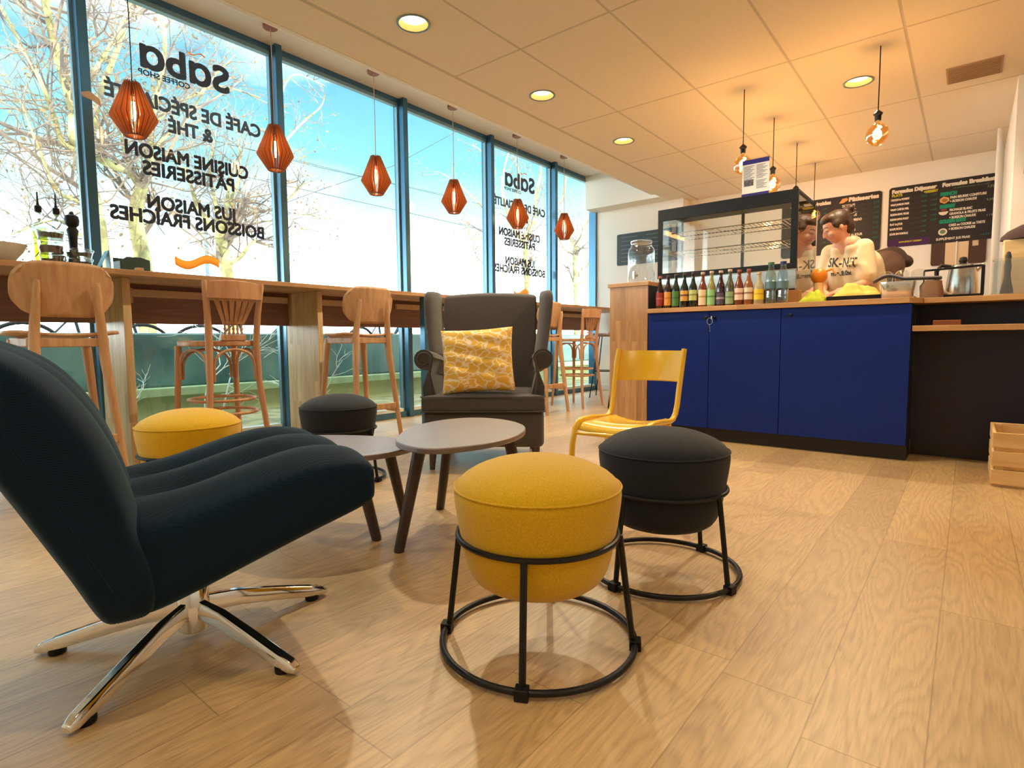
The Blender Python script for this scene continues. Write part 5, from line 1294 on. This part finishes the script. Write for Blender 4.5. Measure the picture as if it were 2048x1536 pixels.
def add_head(mb, M4, k=1.0):
    # local: x side (person's right is +x), y forward, z up
    mb.ell((0, -.012 * k, .022 * k), (.075 * k, .094 * k, .090 * k), 24, M4)
    mb.ell((0, .022 * k, -.035 * k), (.062 * k, .062 * k, .072 * k), 24, M4)
    mb.ell((0, .048 * k, -.078 * k), (.030 * k, .028 * k, .024 * k), 16, M4)       # chin
    mb.ell((0, .090 * k, -.018 * k), (.011 * k, .018 * k, .024 * k), 14, M4)       # nose
    mb.ell((0, .100 * k, -.030 * k), (.014 * k, .011 * k, .009 * k), 12, M4)
    mb.ell((0, .080 * k, -.052 * k), (.022 * k, .009 * k, .005 * k), 12, M4)       # lips
    mb.ell((0, .078 * k, -.060 * k), (.019 * k, .009 * k, .005 * k), 12, M4)
    for sx in (-1, 1):
        mb.ell((sx * .030 * k, .074 * k, .008 * k), (.017 * k, .012 * k, .010 * k), 12, M4)   # lids
        mb.ell((sx * .040 * k, .060 * k, -.030 * k), (.024 * k, .022 * k, .024 * k), 12, M4)  # cheeks
        mb.ell((sx * .077 * k, -.005 * k, -.008 * k), (.009 * k, .017 * k, .028 * k), 12, M4)  # ears


def hand(mb, w, tip, side):
    """palm from the wrist towards tip, five bent fingers"""
    w, t = V(w), V(tip); d = (t - w).normalized(); s_ = d.cross(V((0, 0, 1))).normalized() * side; dn = V((0, 0, -1))
    p = w + d * .085
    capsule(mb, w, w + d * .04, .023, .026, 10); capsule(mb, w + d * .04 - s_ * .018, p - s_ * .026, .016, .013, 10); capsule(mb, w + d * .04 + s_ * .018, p + s_ * .026, .016, .013, 10); capsule(mb, w + d * .04, p, .018, .014, 10)
    for i, (o_, L) in enumerate(((-.030, .052), (-.010, .064), (.010, .060), (.029, .046))):
        a = p + s_ * o_; b = a + d * L * .55 + dn * .008; c_ = b + d * L * .35 + dn * .020
        capsule(mb, a, b, .0088, .0082, 8); capsule(mb, b, c_, .0082, .0072, 8)
    a = w + d * .03 - s_ * .024; b = a + d * .03 - s_ * .024; c_ = b + d * .03 - s_ * .004 + dn * .008
    capsule(mb, a, b, .012, .010, 8); capsule(mb, b, c_, .010, .008, 8)


def server():
    o = empty('person', (-.66, 5.02, 0), label='person in a cream T-shirt, dark hair up, looking down behind the counter', cat='person')
    L = lambda x, y, z: (x + .66, y - 5.02, z)
    f_ = V((-.50, -.866, 0)); l_ = V((.866, -.50, 0))
    hip = V(L(-.66, 5.02, .95)); chest = V(L(-.695, 4.945, 1.22)); nb = V(L(-.735, 4.88, 1.385)); hc = V(L(-.802, 4.835, 1.515))
    LS = nb + l_ * .135 + V((0, .02, -.035)); RS = nb - l_ * .145 + V((0, .02, -.035))
    LE = V(L(-.585, 4.80, 1.09)); RE = V(L(-.90, 4.98, 1.10)); LW = V(L(-.700, 4.62, 1.035)); RW_ = V(L(-.865, 4.74, 1.04))
    b = MB()
    capsule(b, hip - l_ * .07, chest - l_ * .06, .125, .12, 20); capsule(b, hip + l_ * .07, chest + l_ * .06, .125, .12, 20)
    capsule(b, chest - l_ * .05, nb - l_ * .05, .11, .06, 20); capsule(b, chest + l_ * .05, nb + l_ * .05, .11, .06, 20)
    capsule(b, RS, LS, .052, .052); capsule(b, nb + V((0, 0, -.03)), hc + V((.012, .02, -.03)), .056, .05)
    for S, E_, W_2, sd in ((LS, LE, LW, 1), (RS, RE, RW_, -1)):
        capsule(b, S, E_, .046, .038); capsule(b, E_, W_2, .038, .024)
    hand(b, LW, LW + V((-.1, -.06, -.03)), 1); hand(b, RW_, RW_ + V((.04, -.10, -.03)), -1)
    for sd in (-1, 1):
        h0 = hip + l_ * .085 * sd; kn = V((h0.x, h0.y, .50)); an = V((h0.x, h0.y + .03, .085))
        capsule(b, h0, kn, .082, .055); capsule(b, kn, an, .055, .036); capsule(b, an + V((0, 0, -.03)), an + f_ * .13 + V((0, 0, -.045)), .036, .028)
    HM = head_frame(hc, (-.80, -.42, -.42)); add_head(b, HM, 1.0)
    fused(b, 'body', SKIN, o, .0058, 3)
    h = MB()
    h.ell((0, -.026, .038), (.083, .095, .086), 24, HM); h.ell((0, .02, .078), (.066, .062, .042), 20, HM)
    h.ell((.0, -.075, -.02), (.064, .048, .062), 20, HM)
    for sx in (-1, 1): h.ell((sx * .070, -.005, .022), (.016, .046, .036), 14, HM)
    h.ell((0, -.118, .068), (.044, .042, .044), 18, HM); h.ell((.02, -.145, .055), (.026, .026, .03), 12, HM); h.ell((-.03, -.135, .085), (.022, .026, .022), 12, HM)
    for k in range(7):
        a = k * .9; h.tube([HM @ V((.04 * cos(a), -.118 + .035 * sin(a), .06 + .02 * cos(a))), HM @ V((.052 * cos(a), -.125 + .048 * sin(a), .068 + .03 * cos(a))), HM @ V((.04 * cos(a + .7), -.135 + .05 * sin(a + .7), .07 + .04 * cos(a)))], [.008, .006, .003], 6)
    fused(h, 'hair', HAIR, o, .0055, 1)
    for sx in (-1, 1):
        MB().tube([HM @ V((sx * .018, .0865, .006)), HM @ V((sx * .030, .0875, .001)), HM @ V((sx * .043, .080, .005))], .0018, 6).build('eyelashes', HAIR, o)
        MB().tube([HM @ V((sx * .016, .086, .026)), HM @ V((sx * .032, .083, .032)), HM @ V((sx * .048, .071, .026))], .0028, 6).build('eyebrow', HAIR, o)
    # T-shirt: loose, dropped shoulders, sleeves to the elbow
    s = MB()
    capsule(s, hip - l_ * .075 + V((0, 0, -.01)), chest - l_ * .065, .142, .138, 20); capsule(s, hip + l_ * .075 + V((0, 0, -.01)), chest + l_ * .065, .142, .138, 20)
    capsule(s, chest - l_ * .055, nb - l_ * .055 + V((0, 0, -.035)), .128, .062, 20); capsule(s, chest + l_ * .055, nb + l_ * .055 + V((0, 0, -.035)), .128, .062, 20)
    capsule(s, RS, LS, .064, .064)
    for S, E_ in ((LS, LE), (RS, RE)): capsule(s, S, S.lerp(E_, .80), .062, .070)
    for q in range(5): s.tube([LS + V((-.02 - .02 * q, -.06, -.03 * q)), LS.lerp(LE, .5) + V((-.03 + .01 * q, -.068, 0)), LS.lerp(LE, .8) + V((.01 * q, -.065, 0))], .008, 6)
    sh = fused(s, 'tshirt', SHIRT, o, .008, 5)
    pn = MB()
    for sd in (-1, 1):
        h0 = hip + l_ * .085 * sd; kn = V((h0.x, h0.y, .50)); an = V((h0.x, h0.y + .03, .12)); capsule(pn, h0, kn, .098, .072); capsule(pn, kn, an, .072, .06)
    fused(pn, 'trousers', mat('dark_trousers', srgb(34, 34, 42), .85), o, .012, 2)
    for sd in (-1, 1):
        h0 = hip + l_ * .085 * sd; an = V((h0.x, h0.y + .03, .05)); s2 = MB(); s2.ell(an + f_ * .05, (.055, .13, .05), 16); s2.box(an.x - .08, an.x + .04, an.y - .17, an.y + .06, 0, .012); 
        fused(s2, 'shoe', M_['blackp'], o, .008, 1)
    # chest print, laid on the shirt
    bpy.context.view_layer.update()
    from mathutils.bvhtree import BVHTree
    bvh = BVHTree.FromObject(sh, bpy.context.evaluated_depsgraph_get())
    ink = mat('shirt_print', srgb(54, 60, 60), .8)
    pc = chest + V((0, 0, .04)); rt_ = -l_ * -1.0
    def stamp(body, h_, w_, dz, ds, tilt):
        c = bpy.data.curves.new('print', 'FONT'); c.body = body; c.size = h_ / .72; c.align_x = 'CENTER'; c.align_y = 'CENTER'; c.offset = .0015; t_ = bpy.data.objects.new('p', c); COL.objects.link(t_)
        bpy.context.view_layer.update(); me_ = bpy.data.meshes.new_from_object(t_.evaluated_get(bpy.context.evaluated_depsgraph_get())); bpy.data.objects.remove(t_)
        bm = bmesh.new(); bm.from_mesh(me_); bmesh.ops.subdivide_edges(bm, edges=bm.edges, cuts=2, use_grid_fill=True)
        xs = [v.co.x for v in bm.verts]; k_ = w_ / (max(xs) - min(xs))
        for v in bm.verts:
            x, y = v.co.x * k_, v.co.y; org = pc + l_ * (x + ds) + V((0, 0, y + dz + tilt * x)) + f_ * .5
            hit, nrm, _, _ = bvh.ray_cast(org, -f_)
            v.co = (hit + nrm * .0025) if hit else org - f_ * .3
        bm.to_mesh(me_); bm.free(); me_.materials.clear(); me_.materials.append(ink)
        q = bpy.data.objects.new('chest_print', me_); COL.objects.link(q); q.parent = sh
    stamp('SK-NIT', .070, .25, -.01, .01, -.12); stamp('me.8.0x', .034, .17, -.085, .0, -.05)
    return o
server()


def stooping():
    o = empty('person', (-.80, 5.55, 0), label='person in a hooded brown jacket stooping behind the server, face hidden', cat='person')
    J = mat('brown_jacket', srgb(92, 66, 52), .85, var=.2, vscale=9)
    L = lambda x, y, z: V((x + .80, y - 5.55, z)); r_ = V((.777, .63, 0)); b_ = V((-.63, .777, 0))
    hip = L(-.80, 5.55, .92); nb = hip + r_ * .25 + V((0, 0, .36)); hc = hip + r_ * .35 + V((0, 0, .37))
    b = MB()
    capsule(b, hip - b_ * .07, nb - b_ * .05, .11, .08); capsule(b, hip + b_ * .07, nb + b_ * .05, .11, .08); capsule(b, nb, hc, .05, .05)
    HM = head_frame(hc, (.60, .30, -.74)); add_head(b, HM, .95)
    for sd in (-1, 1):
        S = nb + b_ * .15 * sd; E_ = S + r_ * .05 + V((0, 0, -.24)); W_2 = E_ + r_ * .20 + V((0, 0, -.08)); capsule(b, S, E_, .045, .036); capsule(b, E_, W_2, .036, .024); hand(b, W_2, W_2 + r_ * .1 + V((0, 0, -.03)), sd)
        h0 = hip + b_ * .085 * sd; kn = V((h0.x, h0.y, .48)); an = V((h0.x, h0.y, .08)); capsule(b, h0, kn, .08, .055); capsule(b, kn, an, .055, .036); capsule(b, an + V((0, 0, -.03)), an + r_ * .13 + V((0, 0, -.045)), .036, .028)
    fused(b, 'body', SKIN, o, .008, 2)
    j = MB()
    capsule(j, hip - b_ * .075, nb - b_ * .06, .145, .14); capsule(j, hip + b_ * .075, nb + b_ * .06, .145, .14); capsule(j, nb - b_ * .14, nb + b_ * .14, .075, .075)
    for sd in (-1, 1):
        S = nb + b_ * .15 * sd; E_ = S + r_ * .05 + V((0, 0, -.24)); capsule(j, S, E_, .066, .055); capsule(j, E_, E_ + r_ * .15 + V((0, 0, -.06)), .055, .042)
    fused(j, 'jacket', J, o, .010, 3)
    h = MB(); h.ell((0, -.045, .04), (.095, .115, .105), 24, HM); h.ell((0, -.10, -.02), (.085, .07, .09), 20, HM); h.ell((0, .03, .10), (.09, .06, .045), 18, HM)
    capsule(h, nb - r_ * .05 + V((0, 0, .06)), nb + r_ * .05 + V((0, 0, .10)), .08, .07)
    fused(h, 'hood', mat('dark_brown_hood', srgb(70, 50, 42), .88, var=.15, vscale=12), o, .009, 3)
    tr = MB()
    for sd in (-1, 1):
        h0 = hip + b_ * .085 * sd; capsule(tr, h0, V((h0.x, h0.y, .48)), .10, .072); capsule(tr, V((h0.x, h0.y, .48)), V((h0.x, h0.y, .12)), .072, .06)
    fused(tr, 'trousers', mat('navy_trousers', srgb(36, 40, 60), .85), o, .012, 2)
    return o
stooping()
# ================================================================== OUTDOORS
def at(px, py, X):
    """world point seen at a photo pixel, on the vertical plane x = X"""
    d = (px - 1024) / FPX * r2 - (py - 768) / FPX * u2 + fwd
    return V((0, 0, CAMZ)) + d * (X / d.x)


def rmat(name, c1, c2, scale, rough=.9):
    mt, t, b, n, l = nodes(name)
    tcn = n('ShaderNodeTexCoord'); z = n('ShaderNodeTexNoise'); z.inputs['Scale'].default_value = scale; z.inputs['Detail'].default_value = 4; l(tcn.outputs['Object'], z.inputs[0])
    rp = n('ShaderNodeValToRGB'); rp.color_ramp.elements[0].position = .38; rp.color_ramp.elements[1].position = .62; rp.color_ramp.elements[0].color = c1; rp.color_ramp.elements[1].color = c2
    l(z.outputs[0], rp.inputs[0]); l(rp.outputs[0], b.inputs['Base Color']); b.inputs['Roughness'].default_value = rough; return mt
BARK = rmat('plane_tree_bark', srgb(126, 116, 80), srgb(196, 190, 134), 3.5)
TWIG = rmat('twig_bark', srgb(96, 86, 84), srgb(146, 126, 108), 4)
LEAF = rmat('dry_leaves', srgb(104, 84, 66), srgb(150, 128, 84), 1.5)
rnd = random.Random(5)
tag(MB().box(-45, -6.3, -25, 60, .0, .20).build('pavement', rmat('pavement', srgb(150, 148, 140), srgb(176, 172, 160), 2)), None, None, None, 'structure')


def tree(label, X, limbs, ntw, size=1.0, leaves=260, leafy=1.0):
    base = at(*limbs[0][0][0], X)
    o = empty('plane_tree', (base.x, base.y, .20), label=label, cat='tree', group='bare plane trees along the street')
    org = V((base.x, base.y, .20))
    w = MB(); tw = MB(); tips = []
    def add(mb, pts, r0, r1, n):
        L = len(pts); mb.tube(pts, [r0 + (r1 - r0) * i / (L - 1) for i in range(L)], n)
    def wander(p, d, L, steps, jit):
        pts = [p]; d = d.normalized()
        for k in range(steps):
            d = (d + V((rnd.gauss(0, jit), rnd.gauss(0, jit), rnd.gauss(0, jit) + .04))).normalized(); p = p + d * (L / steps); pts.append(p)
        return pts, d
    def twig(p, d, L, r, depth):
        pts, d2 = wander(p, d, L, 5, .22)
        add(tw, pts, r, r * .35, 4 if depth else 3)
        if depth == 0: tips.append(pts[-1]); tips.append(pts[3]); return
        for k in range(rnd.choice((3, 4))):
            q = pts[rnd.randint(1, 5)]; dd = (d2 + V((rnd.gauss(0, .75), rnd.gauss(0, .75), rnd.gauss(0, .6)))).normalized()
            twig(q, dd, L * rnd.uniform(.45, .7), r * .5, depth - 1)
    for (pts, r0, r1) in limbs:
        P = [at(x, y, X + (0 if i == 0 else rnd.uniform(-.25, .25))) - org for i, (x, y) in enumerate(pts)]
        if pts is limbs[0][0]: P = [V((P[0].x, P[0].y, 0))] + P
        # soften the polyline
        Q = []
        for i in range(len(P) - 1):
            p0 = P[max(0, i - 1)]; p1, p2 = P[i], P[i + 1]; p3 = P[min(len(P) - 1, i + 2)]
            for k in range(4):
                t = k / 4; Q.append(.5 * ((2 * p1) + (-p0 + p2) * t + (2 * p0 - 5 * p1 + 4 * p2 - p3) * t * t + (-p0 + 3 * p1 - 3 * p2 + p3) * t ** 3))
        Q.append(P[-1]); add(w, Q, r0 * .88, r1 * .85, 10)
        isT = pts is limbs[0][0]
        for k in range(int(ntw * (.5 if isT else 1))):
            i = rnd.randint(len(Q) // 2 if isT else 1, len(Q) - 2); d = (Q[i + 1] - Q[i]).normalized()
            dd = (d * .6 + V((rnd.gauss(0, .7), rnd.gauss(0, .7), rnd.gauss(.15, .5)))).normalized()
            twig(Q[i], dd, rnd.uniform(.7, 1.7) * size, r1 * .42 + .006, 2)
    w.build('trunk', BARK, o, sharp=80); tw.build('twigs', TWIG, o, sharp=80, fix=False)
    lf = MB(); k_ = 0
    for t_ in rnd.sample(tips, min(len(tips), leaves)):
        s_ = rnd.uniform(.018, .038) * leafy; q = Euler((rnd.uniform(0, 6), rnd.uniform(0, 6), rnd.uniform(0, 6))).to_matrix()
        c = t_ + V((rnd.gauss(0, .03), rnd.gauss(0, .03), rnd.gauss(-.03, .03)))
        vs = [c + q @ V(v) * s_ for v in ((0, -1, 0), (.7, -.2, .15), (.5, .8, 0), (0, 1.2, .2), (-.5, .8, 0), (-.7, -.2, .15))]
        lf.add(vs, [(0, 1, 2, 3), (0, 3, 4, 5)])
    lf.build('leaves', LEAF, o, flat=True, fix=False)['kind'] = 'stuff'
    return o


tree('bare plane tree right of the left mullion, forking behind the large lettering', -11, [
    ([(292, 600), (286, 520), (272, 445), (276, 402), (284, 375)], .16, .11),
    ([(284, 375), (262, 345), (225, 330), (195, 312), (188, 270), (200, 190), (245, 70), (272, -30)], .095, .035),
    ([(284, 375), (298, 340), (300, 300), (304, 240), (318, 170), (330, 90), (318, -30)], .095, .03),
    ([(303, 250), (340, 216), (385, 192), (440, 172), (520, 196)], .045, .014),
    ([(300, 300), (345, 262), (372, 245), (415, 170), (470, 110)], .04, .012),
    ([(262, 345), (245, 285), (248, 240), (230, 150)], .04, .012)], 13, leaves=420)
tree('pale bare plane tree crossing the leftmost window pane', -10, [
    ([(215, 640), (203, 520), (190, 420), (160, 305), (152, 270), (150, 215)], .15, .09),
    ([(150, 225), (128, 150), (115, 110), (100, 50), (85, -20)], .085, .05),
    ([(160, 305), (125, 285), (108, 235), (80, 160), (40, 85), (0, 10)], .05, .018),
    ([(190, 420), (150, 400), (118, 385), (90, 330), (40, 200)], .045, .012),
    ([(150, 225), (185, 150), (240, 60), (262, 0)], .05, .02),
    ([(203, 500), (160, 470), (110, 440), (20, 470)], .03, .01)], 15, leaves=460)
tree('bare plane tree with a stubby pruned crown beside the orange wave', -13, [
    ([(462, 620), (456, 560), (447, 500), (438, 468)], .17, .13),
    ([(438, 468), (410, 436), (392, 405), (378, 360), (352, 318)], .08, .02),
    ([(440, 470), (452, 420), (458, 370), (470, 320)], .08, .02),
    ([(447, 495), (470, 430), (462, 400), (480, 350), (478, 280)], .07, .018),
    ([(456, 530), (480, 515), (500, 490), (515, 480)], .06, .03),
    ([(438, 468), (430, 400), (420, 340), (432, 260)], .05, .014)], 12, leaves=320)
tree('bare plane tree whose twigs reach in from the second mullion', -12, [
    ([(560, 640), (556, 500), (560, 330), (552, 200)], .10, .06),
    ([(556, 420), (590, 385), (605, 370), (640, 365)], .03, .01),
    ([(556, 300), (600, 250), (640, 215), (650, 190)], .035, .01),
    ([(552, 220), (575, 160), (600, 150), (650, 172)], .03, .01),
    ([(560, 460), (585, 432), (620, 430), (636, 434)], .022, .008)], 7, .6, leaves=160)
tree('small-looking plane tree behind the fourth mullion', -17, [
    ([(976, 640), (972, 540), (975, 450), (970, 380)], .16, .09),
    ([(974, 470), (945, 480), (935, 455), (925, 420)], .05, .012), ([(972, 420), (930, 380), (905, 360), (880, 345)], .05, .012),
    ([(972, 380), (990, 340), (960, 300), (940, 290)], .05, .012), ([(972, 520), (940, 530), (925, 560)], .04, .012)], 7, .9, leaves=200)
YB_ = None
tree('sunlit yellow-green plane tree behind the far lettering', -15, [
    ([(1054, 640), (1054, 570), (1052, 510), (1050, 480)], .17, .13),
    ([(1052, 490), (1030, 460), (1015, 425), (1005, 380), (1010, 330), (1030, 270)], .09, .03),
    ([(1050, 485), (1068, 440), (1072, 390), (1082, 340), (1078, 280)], .10, .04),
    ([(1052, 520), (1020, 535), (1000, 560), (990, 590)], .05, .02),
    ([(1053, 560), (1075, 545), (1090, 520), (1098, 480)], .05, .02),
    ([(1060, 450), (1035, 400), (1040, 350), (1020, 300)], .05, .015)], 11, 1.0, leaves=240)
tree('yellow-green plane tree in the last narrow pane before the wall', -15.5, [
    ([(1153, 640), (1152, 570), (1150, 520), (1152, 490)], .18, .14),
    ([(1152, 495), (1132, 460), (1124, 420), (1130, 370), (1138, 300)], .09, .03),
    ([(1152, 490), (1172, 450), (1185, 410), (1192, 360)], .09, .04),
    ([(1153, 545), (1175, 530), (1192, 508), (1215, 490)], .07, .04),
    ([(1152, 570), (1172, 560), (1192, 535), (1215, 520)], .06, .03),
    ([(1150, 510), (1130, 500), (1118, 480), (1110, 470)], .05, .02)], 12, 1.0, leaves=240)

cab = mat('black_cable', srgb(28, 38, 48), .6)
def wire(pts, X, label, r=.012):
    P = [at(x, y, X) for x, y in pts]; o = MB().tube(P, r, 6).build('overhead_wire', cab)
    tag(o, label, 'wire', 'overhead wires outside the windows')
wire([(-400, 60), (0, 171), (146, 208), (328, 256), (640, 335), (1100, 440)], -20, 'upper long overhead wire sloping down across the left panes')
wire([(-400, 150), (0, 248), (146, 281), (255, 303), (520, 360), (783, 418), (1100, 490)], -20, 'lower long overhead wire sloping down across the left panes')
wire([(400, 275), (591, 320), (724, 353), (900, 392)], -22, 'short overhead wire left of the third orange pendant')
wire([(560, 410), (654, 375), (786, 332), (908, 266), (1010, 205)], -18, 'overhead wire rising to the right behind the third mullion')
wire([(-60, -40), (0, 25), (60, 95), (150, 200), (200, 290), (330, 470)], -17, 'steep overhead wire crossing the leftmost pane')
lp = empty('street_lamp', at(418, 600, -16).xy.to_3d() + V((0, 0, .20)), label='thin grey street pole beside the pruned tree', cat='street pole')
MB().tube([(0, 0, 0), (0, 0, 4.2)], [.06, .045], 12).build('pole', mat('pole_grey', srgb(110, 130, 140), .5), lp)
MB().lathe([(0, 0), (.09, 0), (.09, .5), (.06, .55), (0, .56)], n=16).build('base', mat('pole_base', srgb(90, 104, 110), .5), lp)

# low wall, kerb and planting strip just outside
hedge = rmat('dark_teal_wall', srgb(40, 80, 80), srgb(88, 122, 112), 1.7, .5)
tag(MB().box(-6.25, -6.0, -14, 30, .28, .80).build('garden_wall', hedge, bevel=.02), 'long low dark teal wall outside the lower windows', 'wall')
tag(MB().box(-6.3, -5.9, -14, 30, .20, .28).build('wall_ledge', rmat('mossy_stone', srgb(140, 160, 118), srgb(172, 184, 140), 2.2), bevel=.01), 'mossy pale green stone ledge at the foot of the teal wall', 'ledge')
tag(MB().box(-5.95, -4.25, -14, 30, -.12, -.02).build('planting_bed', rmat('leaf_litter', srgb(104, 104, 70), srgb(150, 140, 98), 5)), None, None, None, 'structure')
tag(MB().box(-6.15, -6.0, -14, 30, -.12, .20).build('retaining_wall', rmat('brown_green_render', srgb(104, 120, 80), srgb(136, 138, 92), 1.4)), None, None, None, 'structure')


def bare_shrub(y, x, label, n_, hgt, seed):
    rr = random.Random(seed); o = empty('bare_shrub', (x, y, -.05), label=label, cat='shrub', group='bare pale-twigged shrubs outside the glass'); m_ = MB()
    def go(p, d, L, r, dep):
        pts = [p]
        for k in range(4): d = (d + V((rr.gauss(0, .12), rr.gauss(0, .2), rr.gauss(0, .12)))).normalized(); p = p + d * L / 4; pts.append(p)
        m_.tube(pts, [r, r * .9, r * .8, r * .7, r * .6], 6)
        if dep:
            for k in range(3): go(pts[rr.randint(1, 4)], (d + V((rr.gauss(0, .5), rr.gauss(0, .75), rr.gauss(.1, .4)))).normalized(), L * rr.uniform(.5, .75), r * .6, dep - 1)
    for k in range(n_): go(V((rr.uniform(-.06, .06), rr.uniform(-.1, .1), 0)), V((rr.gauss(0, .15), rr.gauss(0, .4), 1)).normalized(), hgt * rr.uniform(.45, .6), .0085, 3)
    m_.build('stems', mat('pale_twig', srgb(206, 210, 196), .7), o, sharp=80)
bare_shrub(2.02, -4.75, 'bare shrub with pale forking twigs behind the slat-back stool', 2, 1.2, 3)
bare_shrub(1.25, -5.2, 'bare pale shrub behind the left yellow pouf', 1, .8, 8)
bare_shrub(3.10, -4.8, 'bare pale shrub behind the second plywood stool', 2, 1.2, 12)


def bike(x, y, rz, label):
    o = empty('bicycle', (x, y, .20), rz, label, 'bicycle', 'parked bicycles beyond the teal wall'); fr = mat('bike_paint', srgb(30, 52, 64), .4) if 'bike_paint' not in bpy.data.materials else bpy.data.materials['bike_paint']
    for sy in (-.52, .52):
        w = MB().tube([(0, sy + .34 * cos(a), .36 + .34 * sin(a)) for a in [2 * pi * q / 40 for q in range(40)]], .018, 8, closed=True)
        for q in range(14): a = 2 * pi * q / 14; w.tube([(0, sy, .36), (0, sy + .33 * cos(a), .36 + .33 * sin(a))], .0015, 4)
        w.build('wheel', M_['blackp'], o)
    MB().tube([(0, .52, .36), (0, .40, .80), (0, .37, .95)], .017, 8).tube([(0, .40, .78), (0, -.10, .78)], .016, 8).tube([(0, .40, .74), (0, -.02, .32)], .018, 8).tube([(0, -.02, .32), (0, -.14, .90)], .016, 8).tube([(0, -.52, .36), (0, -.02, .32)], .010, 8).tube([(0, -.52, .36), (0, -.12, .78)], .010, 8).build('bike_frame', fr, o)
    MB().tube([(-.28, .28, 1.02), (-.20, .36, 1.04), (0, .38, 1.0), (.20, .36, 1.04), (.28, .28, 1.02)], .013, 8).build('handlebar', M_['blackp'], o)
    MB().ell((0, -.16, .93), (.07, .13, .035), 16).build('saddle', M_['blackp'], o)
    MB().lathe([(0, 0), (.018, 0), (.018, .10), (.034, .11), (.034, .17), (0, .18)], (0, .40, .78), 12).build('front_basket', M_['blackp'], o)
for (x, y, r_, lb) in ((-6.75, 1.7, 12, 'parked bicycle seen in the gap under the apron left of the slat-back stool'), (-6.85, 3.35, -20, 'parked bicycle seen between the oak panel and the slat-back stool'), (-6.8, 5.35, 15, 'parked bicycle seen behind the second plywood stool'), (-6.8, 7.3, -10, 'parked bicycle seen just left of the wing armchair')):
    bike(x, y, R(r_), lb)
# ------------------------------------------------------------------ lettering: fit the widths and turn the text into meshes
bpy.context.view_layer.update()
dg = bpy.context.evaluated_depsgraph_get()
for o in [o for o in list(bpy.data.objects) if o.type == 'FONT']:
    me = bpy.data.meshes.new_from_object(o.evaluated_get(dg))
    w = dict(FITW).get(o.name)
    if w and me.vertices:
        xs = [v.co.x for v in me.vertices]; s = w / max(1e-6, max(xs) - min(xs))
        for v in me.vertices: v.co.x *= s
    bd = o.get('bold')
    if bd:
        bm = bmesh.new(); src = me.copy(); k_ = .8
        for dx, dy, dz in ((0, 0, 0), (bd, 0, 1e-5), (-bd, 0, 2e-5), (0, bd, 3e-5), (0, -bd, 4e-5), (bd * k_, bd * k_, 5e-5), (-bd * k_, bd * k_, 6e-5), (bd * k_, -bd * k_, 7e-5), (-bd * k_, -bd * k_, 8e-5)):
            t2 = src.copy()
            for v in t2.vertices: v.co.x += dx; v.co.y += dy; v.co.z += dz
            bm.from_mesh(t2)
        bm.to_mesh(me); bm.free()
    nm = o.name; par = o.parent
    n_ = bpy.data.objects.new('tmp', me); n_.location = o.location; n_.rotation_euler = o.rotation_euler; COL.objects.link(n_); n_.parent = par
    for k_ in o.keys():
        if k_ != 'bold': n_[k_] = o[k_]
    bpy.data.objects.remove(o); n_.name = nm
